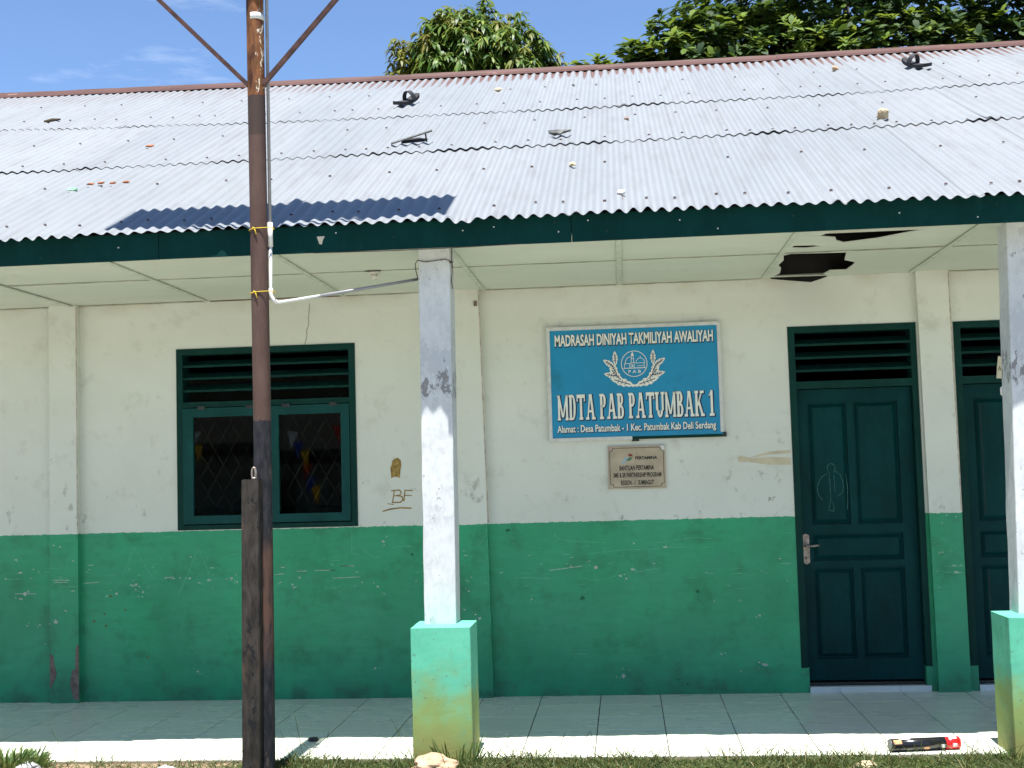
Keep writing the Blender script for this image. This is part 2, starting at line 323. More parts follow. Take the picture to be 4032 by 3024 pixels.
m_note = plain("cream_card", (.50, .46, .36), .8, .1, .06); m_stick = plain("white_sticker", (.62, .62, .62), .4, .3, .05); m_mag = plain("magenta_print", (.20, .06, .11), .5, .3)
m_ground = mat_ground()
m_grass = mat_leaf("grass_blades", (.024, .055, .010), (.085, .11, .028), (.27, .22, .10), .3, .55)
m_mango = mat_leaf("mango_leaves", (.022, .075, .010), (.125, .205, .028), (.27, .30, .05), .4, .45)
m_mangoy = mat_leaf("young_mango_leaves", (.11, .15, .022), (.17, .18, .035), (.22, .19, .05), .4, .5)
m_ever = mat_leaf("evergreen_leaves", (.012, .038, .009), (.045, .092, .015), (.10, .15, .02), .3, .6)
m_everl = mat_leaf("bright_evergreen_leaves", (.075, .14, .016), (.15, .22, .024), (.20, .25, .03), .4, .6)
m_bark = plain("tree_bark", (.10, .08, .06), .9, .1, .3, 8, 0, .5)
m_stone = plain("pale_limestone", (.46, .37, .24), .85, .15, .28, 18, 0, .5); m_pink = plain("pinkish_sandstone", (.42, .29, .19), .85, .15, .25, 16, 0, .6); m_grey = plain("grey_stone", (.32, .32, .32), .8, .2, .2, 18, 0, .5)
m_sole = plain("dark_grey_rubber_foam", (.030, .029, .032), .75, .25, .25, 30); m_scrap = plain("grey_scrap", (.10, .105, .10), .7, .3, .3, 30); m_dry = plain("dry_orange_leaf", (.30, .11, .05), .8, .2, .3, 40); m_greenp = plain("pale_green_plastic", (.25, .55, .33), .4, .4)
m_can = plain("glossy_black_print", (.010, .010, .012), .22, .5, .1); m_canr = plain("glossy_red_print", (.55, .012, .012), .25, .5, .08); m_cano = plain("orange_print", (.60, .30, .14), .3, .4); m_canw = plain("white_print", (.7, .7, .7), .3, .4); m_cane = plain("tin_end", (.10, .105, .11), .45, .5, .15, 30, .6)
m_lamp = plain("cream_plastic", (.58, .56, .50), .4, .4)
def mat_glass():
    g = G("window_glass"); g.t.nodes.remove(g.b)
    t = g.n('ShaderNodeBsdfTransparent'); t.inputs[0].default_value = (.80, .84, .82, 1); gl = g.n('ShaderNodeBsdfGlossy'); gl.inputs['Roughness'].default_value = .006; gl.inputs['Color'].default_value = (.9, .95, .95, 1)
    fr = g.n('ShaderNodeFresnel'); fr.inputs[0].default_value = 1.35; ms = g.n('ShaderNodeMixShader'); g.l(fr.outputs[0], ms.inputs[0]); g.l(t.outputs[0], ms.inputs[1]); g.l(gl.outputs[0], ms.inputs[2]); g.l(ms.outputs[0], g.out.inputs[0]); return g.m
m_glass = mat_glass()

# ------------------------------------------------------------------ ground and porch
GZ = -.02
def ground():
    nx, ny = 60, 60; m = MB(); vs = []; fs = []
    xs = [math.copysign(abs(t)**3*900, t) for t in np.linspace(-1, 1, nx)]; ys = xs
    for y in ys:
        for x in xs: vs.append((x, y-2, GZ))
    for j in range(ny-1):
        for i in range(nx-1): fs.append((j*nx+i, j*nx+i+1, (j+1)*nx+i+1, (j+1)*nx+i))
    o = m.add(vs, fs).build("ground", m_ground); o['kind'] = 'structure'
ground()
PX0, PX1, PY = -6.8, 5.2, -1.82
pf = P("porch_floor", m_grout, None, (PX0, PX1, PY+.006, -.001, -.3, -.0075)); pf['kind'] = 'structure'
P("slab_edge", m_slab, pf, (PX0-.002, PX1+.002, PY+.001, PY+.0055, -.29, -.0085))
rows = [-.002, -.336, -.736, -1.136, -1.536, PY]
k0, k1 = round(PX0/.4), round(PX1/.4)
tile_cache = {}
for j in range(5):
    ya, yb = rows[j+1]+.0015, rows[j]-.0015
    hx, hy = .2-.0030, (yb-ya)/2; key = round(hy, 4)
    if key not in tile_cache:
        b = .0012; me = bpy.data.meshes.new("tile")
        v = [(-hx,-hy,-.0072),(hx,-hy,-.0072),(hx,hy,-.0072),(-hx,hy,-.0072),(-hx,-hy,-b),(hx,-hy,-b),(hx,hy,-b),(-hx,hy,-b),(-hx+b,-hy+b,0),(hx-b,-hy+b,0),(hx-b,hy-b,0),(-hx+b,hy-b,0)]
        f = [(0,3,2,1),(0,1,5,4),(1,2,6,5),(2,3,7,6),(3,0,4,7),(4,5,9,8),(5,6,10,9),(6,7,11,10),(7,4,8,11),(8,9,10,11)]
        me.from_pydata(v, [], f); me.materials.append(m_tile); tile_cache[key] = me
    for k in range(k0, k1):
        o = bpy.data.objects.new("tile", tile_cache[key]); COL.objects.link(o); o.parent = pf
        o.location = (k*.4+.2, (ya+yb)/2, random.uniform(-.0002, .0003)); o.rotation_euler = (random.gauss(0, .0008), random.gauss(0, .0008), random.gauss(0, .0006))

# ------------------------------------------------------------------ the school building
sb = thing("school_building", "long low school building with green and white walls under a corrugated zinc roof", "building", (0, 0, 0))
BX0, BX1, CZ = -6.8, 5.2, 2.81
def holed_wall(name, x0, x1, z0, z1, y0, y1, holes, mat, parent):
    xs = sorted({x0, x1, *[h[0] for h in holes], *[h[1] for h in holes]}); zs = sorted({z0, z1, *[h[2] for h in holes], *[h[3] for h in holes]})
    ins = lambda x, z: any(h[0] < x < h[1] and h[2] < z < h[3] for h in holes)
    m = MB(); sol = {}
    for i in range(len(xs)-1):
        for j in range(len(zs)-1): sol[i, j] = not ins((xs[i]+xs[i+1])/2, (zs[j]+zs[j+1])/2)
    for (i, j), s_ in sol.items():
        if not s_: continue
        a, b, c, d = xs[i], xs[i+1], zs[j], zs[j+1]
        m.add([(a,y0,c),(b,y0,c),(b,y0,d),(a,y0,d)], [(0,1,2,3)]); m.add([(a,y1,c),(b,y1,c),(b,y1,d),(a,y1,d)], [(3,2,1,0)])
        if not sol.get((i-1, j)): m.add([(a,y0,c),(a,y0,d),(a,y1,d),(a,y1,c)], [(0,1,2,3)])
        if not sol.get((i+1, j)): m.add([(b,y0,c),(b,y1,c),(b,y1,d),(b,y0,d)], [(0,1,2,3)])
        if not sol.get((i, j-1)): m.add([(a,y0,c),(a,y1,c),(b,y1,c),(b,y0,c)], [(0,1,2,3)])
        if not sol.get((i, j+1)): m.add([(a,y0,d),(b,y0,d),(b,y1,d),(a,y1,d)], [(0,1,2,3)])
    me = bpy.data.meshes.new(name); me.from_pydata(m.v, [], m.f); return link(name, me, mat, parent)
WIN = (-2.945, -1.652, 1.184, 2.470); D1 = (1.350, 2.209, .0, 2.469); D2 = (2.455, 3.314, .0, 2.463)
# stubs of plaster under the jambs stay solid
P("attic_wall", m_dark, sb, (BX0+.15, BX1-.15, .001, .149, CZ+.021, CZ+.95))  # wall above the ceiling coloured near-black so the torn holes look unlit
wall = holed_wall("front_wall", BX0, BX1, -.05, CZ+.02, 0, .15, [WIN, (D1[0], D1[1], .165, D1[3]), (1.401, 2.170, .0, .165), (D2[0], D2[1], .165, D2[3]), (2.506, 3.265, .0, .165)], m_wall, sb)
P("back_wall", m_wall, sb, (BX0, BX1, 6.70, 6.85, -.05, CZ))
for x in (BX0+.001, BX1-.151): P("end_wall", m_wall, sb, (x, x+.15, .152, 6.698, -.05, CZ))
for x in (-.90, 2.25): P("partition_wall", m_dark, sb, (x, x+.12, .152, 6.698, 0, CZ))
P("rear_light_stop", m_dark, sb, (BX0, BX1, 6.86, 8.92, CZ-.03, CZ-.015)); P("rear_fascia", m_fascia, sb, (BX0-.2, BX1+.2, 8.925, 8.945, 2.74, 2.90)); P("eave_light_stop", m_dark, sb, (BX0, BX1, -1.967, -1.90, 2.83, 2.922))  # soffit and plate are unseen, added to keep light out of the attic
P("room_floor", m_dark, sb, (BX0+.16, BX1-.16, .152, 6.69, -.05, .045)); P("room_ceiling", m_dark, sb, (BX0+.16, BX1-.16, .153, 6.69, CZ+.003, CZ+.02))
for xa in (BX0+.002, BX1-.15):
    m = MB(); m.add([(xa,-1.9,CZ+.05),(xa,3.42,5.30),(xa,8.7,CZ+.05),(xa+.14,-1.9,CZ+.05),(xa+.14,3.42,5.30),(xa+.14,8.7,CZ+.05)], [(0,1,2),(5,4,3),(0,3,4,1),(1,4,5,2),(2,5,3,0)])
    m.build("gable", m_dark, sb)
def pil(xl0, xr0, xl1, xr1):
    m = MB(); m.hexa([(xl0,-.05,.0),(xr0,-.05,0),(xr0,-.0005,0),(xl0,-.0005,0),(xl1,-.05,CZ),(xr1,-.05,CZ),(xr1,-.0005,CZ),(xl1,-.0005,CZ)])
    return m.build("pilaster", m_wall, sb)
pl1 = pil(-3.861, -3.653, -3.866, -3.658); pl2 = pil(-.935, -.729, -.94, -.757); pl3 = pil(2.234, 2.441, 2.216, 2.433); pil(-6.75, -6.55, -6.75, -6.55); pil(5.0, 5.19, 5.0, 5.19)
# broken corner plaster on the left pilaster
m = MB(); m.prism([(-3.862,.10),(-3.823,.17),(-3.815,.21),(-3.828,.26),(-3.838,.33),(-3.863,.345)], -.0535, -.0495); m.build("bare_plaster_patch", m_brick, pl1)
m = MB(); m.prism([(-3.652,.015),(-3.690,.03),(-3.715,.13),(-3.702,.225),(-3.678,.235),(-3.674,.37),(-3.664,.405),(-3.652,.40)], -.0535, -.0495); m.build("bare_plaster_patch", m_brick, pl1)
# marks on the wall
def strip(pts, wd, y, m=None, wob=0):
    m = m or MB()
    for i in range(len(pts)-1):
        a, b = Vector((pts[i][0], pts[i][1])), Vector((pts[i+1][0], pts[i+1][1])); d = (b-a).normalized(); n_ = Vector((-d.y, d.x))*wd/2; yy = y-.00012*(i % 7)
        a = a-d*wd*.25; b = b+d*wd*.25
        m.add([(a.x-n_.x, yy, a.y-n_.y), (b.x-n_.x, yy, b.y-n_.y), (b.x+n_.x, yy, b.y+n_.y), (a.x+n_.x, yy, a.y+n_.y)], [(0,1,2,3)])
    return m
m = MB(); m.prism([(-1.412,1.512),(-1.385,1.522),(-1.35,1.512),(-1.347,1.56),(-1.337,1.60),(-1.342,1.635),(-1.36,1.652),(-1.385,1.648),(-1.402,1.632),(-1.408,1.60),(-1.416,1.59)], -.0018, -.0003); m.build("paint_smear", m_brown, wall)
m = MB(); strip([(-1.405,1.345),(-1.392,1.425)], .008, -.001, m); strip([(-1.412,1.424),(-1.355,1.428),(-1.343,1.41),(-1.352,1.392),(-1.39,1.388)], .008, -.0012, m); strip([(-1.375,1.39),(-1.338,1.382),(-1.333,1.36),(-1.35,1.343),(-1.41,1.342)], .009, -.0014, m)
strip([(-1.318,1.425),(-1.325,1.352)], .008, -.001, m); strip([(-1.318,1.424),(-1.262,1.422)], .008, -.0012, m); strip([(-1.32,1.39),(-1.272,1.388)], .007, -.0014, m); strip([(-1.475,1.283),(-1.42,1.297),(-1.35,1.304),(-1.275,1.300)], .010, -.001, m); strip([(-1.44,1.335),(-1.40,1.328)], .006, -.001, m)
m.build("painted_initials", m_brown, wall)
m = MB(); m.prism([(.985,1.555),(1.06,1.553),(1.2,1.530),(1.338,1.528),(1.338,1.575),(1.2,1.585),(1.08,1.578),(1.0,1.60),(.982,1.59)], -.0016, -.0003); m.build("tape_stain", m_tape, wall)
m = MB(); m.prism([(1.06,1.581),(1.19,1.60),(1.338,1.606),(1.338,1.628),(1.2,1.622),(1.09,1.592)], -.0016, -.0003); m.build("tape_stain", m_tape, wall)
m = MB(); strip([(1.178,1.285),(1.182,1.312),(1.196,1.306),(1.183,1.298),(1.2,1.290)], .003, -.001, m); strip([(1.21,1.29),(1.208,1.312),(1.226,1.312)], .003, -.001, m); m.build("pencil_initials", m_pencil, wall)
m = MB(); strip([(-1.971,2.76),(-1.975,2.70),(-1.98,2.66),(-1.978,2.61),(-1.995,2.57),(-1.993,2.53),(-2.01,2.472)], .0035, -.0008, m); m.build("crack", m_pencil, wall)
m = MB(); m.box(-.795, -.772, -.062, -.0498, 2.69, 2.725); m.build("mud_nest", m_brick, pl2)

SCR = [[(-0.284, 1.107), (-0.279, 1.085), (-0.258, 1.062), (-0.17, 1.046), (0.061, 1.03)], [(0.4, 1.022), (0.611, 1.045), (0.657, 1.052), (0.792, 1.041)], [(-0.095, 0.954), (0.158, 0.976), (0.595, 0.988)], [(-0.111, 0.801), (-0.046, 0.778), (0.042, 0.782), (0.131, 0.805), (0.285, 0.831), (0.438, 0.853)], [(-0.751, 1.107), (-0.78, 1.063), (-0.826, 1.015)], [(-3.265, 1.075), (-3.319, 0.946), (-3.378, 0.801)], [(-3.265, 1.075), (-3.201, 0.966), (-3.132, 0.858)], [(-2.798, 1.065), (-2.875, 0.881), (-2.959, 0.703)], [(-2.798, 1.065), (-2.724, 0.877), (-2.691, 0.742)], [(-1.698, 1.14), (-1.703, 0.995), (-1.65, 0.989)], [(-2.619, 0.982), (-2.566, 1.014)], [(-1.417, 1.033), (-1.32, 1.039), (-1.242, 1.029)], [(-1.632, 1.027), (-1.582, 0.993), (-1.537, 0.953)]]
DASH = [[(-2.251, 0.862), (-2.188, 0.866)], [(-2.09, 0.88), (-2.027, 0.882)], [(-1.964, 0.884), (-1.822, 0.883)], [(-1.787, 0.911), (-1.69, 0.912)], [(-1.788, 0.911), (-1.686, 0.909)], [(-1.857, 0.884), (-1.823, 0.883)], [(-3.044, 0.856), (-2.98, 0.858)], [(-4.141, 0.764), (-3.987, 0.762)], [(-3.838, 0.859), (-3.72, 0.856)], [(-3.826, 0.844), (-3.732, 0.842)], [(-3.631, 0.828), (-3.525, 0.834)], [(-0.325, 0.85), (-0.098, 0.875)], [(-1.835, 0.828), (-1.653, 0.833)]]
CHIP = [(-4.07, 0.763, 0.0291), (-3.821, 0.566, 0.0291), (-3.249, 0.815, 0.0179), (-3.203, 0.758, 0.0202), (-3.396, 0.75, 0.0179), (-3.255, 0.776, 0.0134), (-2.725, 0.833, 0.0202), (-2.864, 0.847, 0.0179), (-2.563, 0.84, 0.0179), (-2.523, 0.812, 0.0101), (-2.126, 0.787, 0.0157), (-2.074, 0.836, 0.0134), (-3.831, 1.103, 0.0101), (-3.787, 1.093, 0.0101), (-3.695, 0.991, 0.009), (-4.052, 0.536, 0.0134), (-3.96, 0.541, 0.0134), (-3.747, 0.644, 0.0112), (-2.813, 0.198, 0.0134), (-1.478, 1.074, 0.0202), (-1.524, 0.764, 0.0202), (-1.48, 0.713, 0.0101), (-0.175, 0.874, 0.0146), (-0.005, 0.865, 0.0247), (0.158, 0.801, 0.0157), (0.198, 0.784, 0.0134), (-0.879, 0.724, 0.0112), (-0.811, 0.539, 0.0202), (-0.838, 0.564, 0.0112), (0.157, 0.129, 0.0269), (-1.55, 0.202, 0.0146), (0.258, 1.021, 0.0112), (-0.455, 0.655, 0.0112), (-1.253, 0.795, 0.009), (-1.631, 0.794, 0.0101), (0.822, 0.265, 0.0134), (1.108, 0.191, 0.0336), (0.959, 0.623, 0.009), (1.089, 0.518, 0.0146), (0.787, 0.621, 0.009), (1.281, 0.748, 0.009), (0.946, 0.15, 0.0134), (2.339, 1.163, 0.0112), (2.305, 1.115, 0.009)]
DARK = [(-0.105, 0.659, 0.0247), (0.676, 0.688, 0.0179), (0.586, 0.067, 0.0146), (0.524, 0.099, 0.0112), (-0.605, 1.131, 0.0247), (-1.277, 0.98, 0.0157)]
BRN = [(-3.438, 0.734, 0.0224), (-3.474, 0.527, 0.0191), (-3.172, 0.303, 0.0157), (-3.082, 0.568, 0.0101), (-3.485, 0.611, 0.0134), (-3.562, 0.562, 0.0157), (-3.333, 0.637, 0.0134)]
m_chip = plain("bare_plaster_chip", (.40, .45, .39), .85, .1, .2, 40); m_scr = plain("pale_scratch", (.125, .40, .255), .8, .1, .3, 40); m_moss = plain("dark_green_spot", (.014, .12, .06), .6, .2); m_rsp = plain("brown_spot", (.13, .15, .06), .8, .1, .3, 60)
def front(x, z): return -.0505 if (-3.866 < x < -3.652 or -.94 < x < -.73 or 2.21 < x < 2.44) else -.0004
rc = random.Random(21)
def blob(name, mat, x, z, r_):
    n = 11; y = front(x, z); m = MB(); ph = rc.uniform(0, 9); el = rc.uniform(.6, 1.1)
    m.prism([(x+r_*(.45+.75*rc.random())*math.cos(2*math.pi*k/n), z+r_*el*(.45+.75*rc.random())*math.sin(2*math.pi*k/n)) for k in range(n)], y-.0011, y); return m.build(name, mat, wall)
for x, z, r_ in CHIP:
    blob("paint_chip", m_chip, x, z, r_*.62)
    for k in range(rc.randint(1, 4)): blob("paint_chip", m_chip, x+rc.uniform(-2.4, 2.4)*r_, z+rc.uniform(-1.8, 1.8)*r_, r_*rc.uniform(.12, .3))
for x, z, r_ in DARK: blob("dark_spot", m_moss, x, z, r_*.8)
for x, z, r_ in BRN: blob("brown_spot", m_rsp, x, z, r_*.75)
for l in SCR:
    m = MB(); strip(l, .0028, front(*l[0])-.0006, m); m.build("scratch", m_scr, wall)
for a, b in DASH:
    m = MB(); strip([a, b], .0042, front(*a)-.0006, m); m.build("scratch", m_chip, wall)

# ceiling of the porch: one board per bay, two of them torn
xj = [-6.65, -5.67, -4.69, -3.70, -2.71, -1.725, -.73, .22, 1.20, 2.185, 3.17, 4.15, 5.19]
holesB = [(1.228,-.93),(1.262,-.985),(1.602,-.95),(1.640,-.66),(1.728,-.545),(1.732,-.43),(1.722,-.23),(1.615,-.225),(1.598,-.09),(1.650,-.022),(1.262,-.05),(1.292,-.205),(1.275,-.415),(1.240,-.557),(1.250,-.745)]
holesF = [(1.262,-1.605),(1.355,-1.575),(1.40,-1.69),(1.523,-1.775),(1.935,-1.712),(1.905,-1.616),(1.70,-1.395),(1.527,-1.297),(1.47,-1.385),(1.45,-1.48)]
holesS = [(1.245,-1.268),(1.358,-1.255),(1.425,-1.196),(1.326,-1.157),(1.238,-1.188)]
def panel(x0, x1, y0, y1, holes):
    g = .0045; x0 += g; x1 -= g; y0 += .006; y1 -= .006; dz = random.uniform(-.002, .001); zz = CZ+dz
    bm = bmesh.new()
    def loop(pts):
        vs = [bm.verts.new((x, y, zz)) for x, y in pts]; return [bm.edges.new((vs[i], vs[(i+1) % len(vs)])) for i in range(len(vs))]
    if holes:
        es = loop([(x0,y0),(x1,y0),(x1,y1),(x0,y1)])
        for h in holes: es += loop(h)
        bmesh.ops.triangle_fill(bm, use_beauty=True, use_dissolve=False, edges=es)
        for f in list(bm.faces):
            c = f.calc_center_median()
            for h in holes:
                ins = False; j = len(h)-1
                for i in range(len(h)):
                    if (h[i][1] > c.y) != (h[j][1] > c.y) and c.x < (h[j][0]-h[i][0])*(c.y-h[i][1])/(h[j][1]-h[i][1])+h[i][0]: ins = not ins
                    j = i
                if ins: bm.faces.remove(f); break
    else:
        N = 8; g_ = [[bm.verts.new((x0+(x1-x0)*i/N, y0+(y1-y0)*j/N, zz-.006*math.sin(math.pi*i/N)*math.sin(math.pi*j/N)*(.5+noise.noise(Vector((x0*3, y0*3, 1)))))) for i in range(N+1)] for j in range(N+1)]
        for j in range(N):
            for i in range(N): bm.faces.new((g_[j][i], g_[j][i+1], g_[j+1][i+1], g_[j+1][i]))
    ge = bmesh.ops.extrude_face_region(bm, geom=list(bm.faces)); bmesh.ops.translate(bm, verts=[v for v in ge['geom'] if isinstance(v, bmesh.types.BMVert)], vec=(0, 0, .006))
    bmesh.ops.recalc_face_normals(bm, faces=bm.faces)
    me = bpy.data.meshes.new("ceiling_board"); bm.to_mesh(me); bm.free(); return link("ceiling_board", me, m_ceil, sb)
for i in range(len(xj)-1):
    for (ya, yb) in ((-1.03, -.0005), (-1.966, -1.03)):
        hs = []
        if i == 8: hs = [holesB] if yb > -.5 else [holesF, holesS]
        p_ = panel(xj[i], xj[i+1], ya, yb, hs)
for i in range(1, len(xj)-1):
    P("ceiling_batten", m_batten, sb, (xj[i]-.016, xj[i]+.016, -1.967, -.052, CZ-.011, CZ-.0045))
m_seam = plain("dirty_seam", (.40, .39, .31), .9, .1, .35, 9)
for i in range(len(xj)-1):
    P("board_seam", m_seam, sb, (xj[i]+.02, xj[i+1]-.02, -1.037, -1.023, CZ-.0058, CZ-.0035))
    if i not in (8,): P("corner_gap", m_seam if i % 4 else m_tear, sb, (xj[i]+.02, xj[i+1]-.02, -.012, -.0008, CZ-.008, CZ-.0042))
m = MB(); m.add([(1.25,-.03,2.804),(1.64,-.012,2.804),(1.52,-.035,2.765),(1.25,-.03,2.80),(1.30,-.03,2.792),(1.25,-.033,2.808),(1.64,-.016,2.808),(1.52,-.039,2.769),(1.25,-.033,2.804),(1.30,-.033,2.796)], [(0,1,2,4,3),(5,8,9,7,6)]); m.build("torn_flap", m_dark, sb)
P("porch_beam", m_wall, sb, (BX0, BX1, -1.77, -1.62, CZ-.028+.03, CZ+.10))
# fascia in lengths
fx = [BX0-.2, -4.1, -2.32, -.03, 2.9, BX1+.2]
for i in range(len(fx)-1):
    a = random.uniform(-.002, .002); m = MB(); m.hexa([(fx[i]+.0015,-1.986,2.765+a),(fx[i+1]-.0015,-1.986,2.765-a),(fx[i+1]-.0015,-1.968,2.765-a),(fx[i]+.0015,-1.968,2.765+a),(fx[i]+.0015,-1.986,2.912),(fx[i+1]-.0015,-1.986,2.912),(fx[i+1]-.0015,-1.968,2.912),(fx[i]+.0015,-1.968,2.912)])
    m.build("fascia_board", m_fascia, sb)
for i, (x, z) in enumerate(((-3.0, 2.80), (-2.55, 2.84), (-1.32, 2.868), (-1.0, 2.83), (-.62, 2.85), (-.45, 2.862), (-.12, 2.872), (-.10, 2.82), (.06, 2.875), (.16, 2.815), (.55, 2.855), (.75, 2.80), (1.15, 2.85), (1.7, 2.84), (2.1, 2.80), (2.2, 2.86))):
    m = MB(); m.tube([(x,-1.9855,z),(x,-1.9895,z)], .0042, 8); m.build("nail_head", m_alu if i % 3 else m_hinge, sb)
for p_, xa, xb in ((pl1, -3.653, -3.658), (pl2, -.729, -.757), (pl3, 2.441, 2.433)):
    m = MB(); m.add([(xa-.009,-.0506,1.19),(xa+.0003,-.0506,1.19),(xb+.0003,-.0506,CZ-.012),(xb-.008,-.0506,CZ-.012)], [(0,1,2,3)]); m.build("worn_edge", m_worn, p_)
# columns on plinths
def column(xa, xb, pa, pb, lean, seed):
    c = rough_post("column", m_col, sb, xa, xb, -1.775, -1.60, .695, CZ-.002, .004, lean, .007, 60, seed)
    rough_post("plinth", m_plinth, c, pa, pb, -1.95, -1.628, -.06, .712, .004, (0, 0), .006, 30, seed+5)
    return c
column(-.915, -.737, -.964, -.640, (.014, 0), 1.3); column(2.262, 2.445, 2.156, 2.484, (.045, 0), 4.4); column(-4.03, -3.85, -4.08, -3.755, (0, 0), 7.7)

# doors
def door(D, side, parent, notes=False):
    x0, x1, z1 = D[0], D[1], D[3]; d = thing_part("door", parent)
    fr = MB(); j = .046
    for a, b in ((x0+.001, x0+j), (x1-j+.005, x1-.001)): fr.box(a, b, -.006, .13, .165, z1-.001)
    fr.box(x0+j, x1-j+.005, -.006, .13, z1-.045, z1-.001); fr.box(x0+j, x1-j+.005, -.004, .13, 2.040, 2.090)
    fr.build("door_frame", m_frame, d)
    xa, xb = x0+j, x1-j+.005
    for z in (2.341, 2.252, 2.164):
        m = MB(); m.hexa([(xa,.0,z-.010),(xb,.0,z-.010),(xb,.085,z+.03),(xa,.085,z+.03),(xa,.0,z+.006),(xb,.0,z+.006),(xb,.085,z+.046),(xa,.085,z+.046)]); m.build("louvre_slat", m_frame, d)
    lf = thing_part("door_leaf", d) if False else None
    X0, X1, Y0, Y1 = xa+.003, xb-.003, .050, .088
    ol, orr, ma, mb = X0+.070, X1-.094, x0+.379, x0+.427
    st = MB()
    st.box(X0, ol, Y0, Y1, .072, 2.036); st.box(orr, X1, Y0, Y1, .072, 2.036)
    st.box(ol, orr, Y0, Y1, 1.945, 2.036); st.box(ol, orr, Y0, Y1, 1.052, 1.116); st.box(ol, orr, Y0, Y1, .822, .872); st.box(ol, orr, Y0, Y1, .072, .216)
    st.box(ma, mb, Y0, Y1, 1.116, 1.945); st.box(ma, mb, Y0, Y1, .216, .822)
    leaf = st.build("door_leaf", m_door, d)
    for a, b, c, e in ((ol, ma, 1.116, 1.945), (mb, orr, 1.116, 1.945), (ol, orr, .872, 1.052), (ol, ma, .216, .822), (mb, orr, .216, .822)):
        m = MB(); o1, o2, ya, yb, yc = .012, .034, Y0+.010, Y0+.022, Y0+.005
        r0 = [(a,yb,c),(b,yb,c),(b,yb,e),(a,yb,e)]; r1 = [(a+o1,yb,c+o1),(b-o1,yb,c+o1),(b-o1,yb,e-o1),(a+o1,yb,e-o1)]; r2 = [(a+o2,yc,c+o2),(b-o2,yc,c+o2),(b-o2,yc,e-o2),(a+o2,yc,e-o2)]
        vs = r0+r1+r2; fs = [(i, (i+1) % 4, (i+1) % 4+4, i+4) for i in range(4)]+[(i+4, (i+1) % 4+4, (i+1) % 4+8, i+8) for i in range(4)]+[(8,9,10,11)]
        m.add(vs, fs); m.add([(a,yb+.004,c),(b,yb+.004,c),(b,yb+.004,e),(a,yb+.004,e)], [(3,2,1,0)]); m.build("door_panel", m_door, d)
    P("threshold_strip", m_hinge, d, (x0+.052, x1-.042, .03, .10, .046, .060))
    n = 3; sx = [x0+.051, x0+.244, x0+.64, x1-.012]
    for i in range(3): P("threshold_tile", m_sill, d, (sx[i]+.001, sx[i+1]-.001, -.012, .10, .0005, .038+.0005*i))
    return d
def thing_part(name, parent):
    o = bpy.data.objects.new(name, None); COL.objects.link(o); o.parent = parent; return o
d1 = door(D1, 1, sb); d2 = door(D2, 1, sb)
hp = MB(); hp.prism([(1.398,.862),(1.408,.856),(1.421,.851),(1.434,.856),(1.444,.862),(1.444,1.046),(1.434,1.052),(1.421,1.057),(1.408,1.052),(1.398,1.046)], .0425, .0495); h = hp.build("door_handle", m_metal, d1)
m = MB(); m.tube([(1.416,.045,.975),(1.416,.012,.975),(1.424,.0,.975),(1.46,-.004,.976),(1.503,.002,.979)], [.009,.009,.0095,.0085,.008], 10); m.build("handle_lever", m_metal, h, True)
m = MB(); m.prism([(1.417+.005*math.cos(a), .899+.005*math.sin(a)) for a in np.linspace(-1.0, 4.14, 10)]+[(1.4135,.882),(1.4205,.882)], .0405, .0424); m.build("keyhole", m_ink, h)
m = MB(); yk = .0445
cx, cz = 1.613, 1.494
strip([(cx+.026*math.cos(a), cz+.034*math.sin(a)) for a in np.linspace(-.9, 4.1, 14)], .0035, .0545, m)
strip([(1.585,1.46),(1.55,1.44),(1.523,1.40),(1.514,1.36),(1.520,1.32),(1.545,1.282)], .0035, .0545, m); strip([(1.64,1.475),(1.67,1.455),(1.687,1.41),(1.690,1.36),(1.677,1.325),(1.655,1.31)], .0035, .0545, m)
strip([(1.60,1.46),(1.602,1.29),(1.585,1.21),(1.62,1.205),(1.618,1.25),(1.60,1.28)], .003, .0545, m); strip([(1.63,1.45),(1.632,1.34)], .003, .0545, m)
strip([(1.706,1.46),(1.716,1.38),(1.714,1.26),(1.708,1.215)], .004, .0545, m)
m.build("chalk_figure", m_chalk, d1)
P("door_gap", m_blackr, d2, (2.619, 2.6225, .0535, .056, 1.16, 1.90), (2.619, 2.6225, .0535, .056, .25, .80))
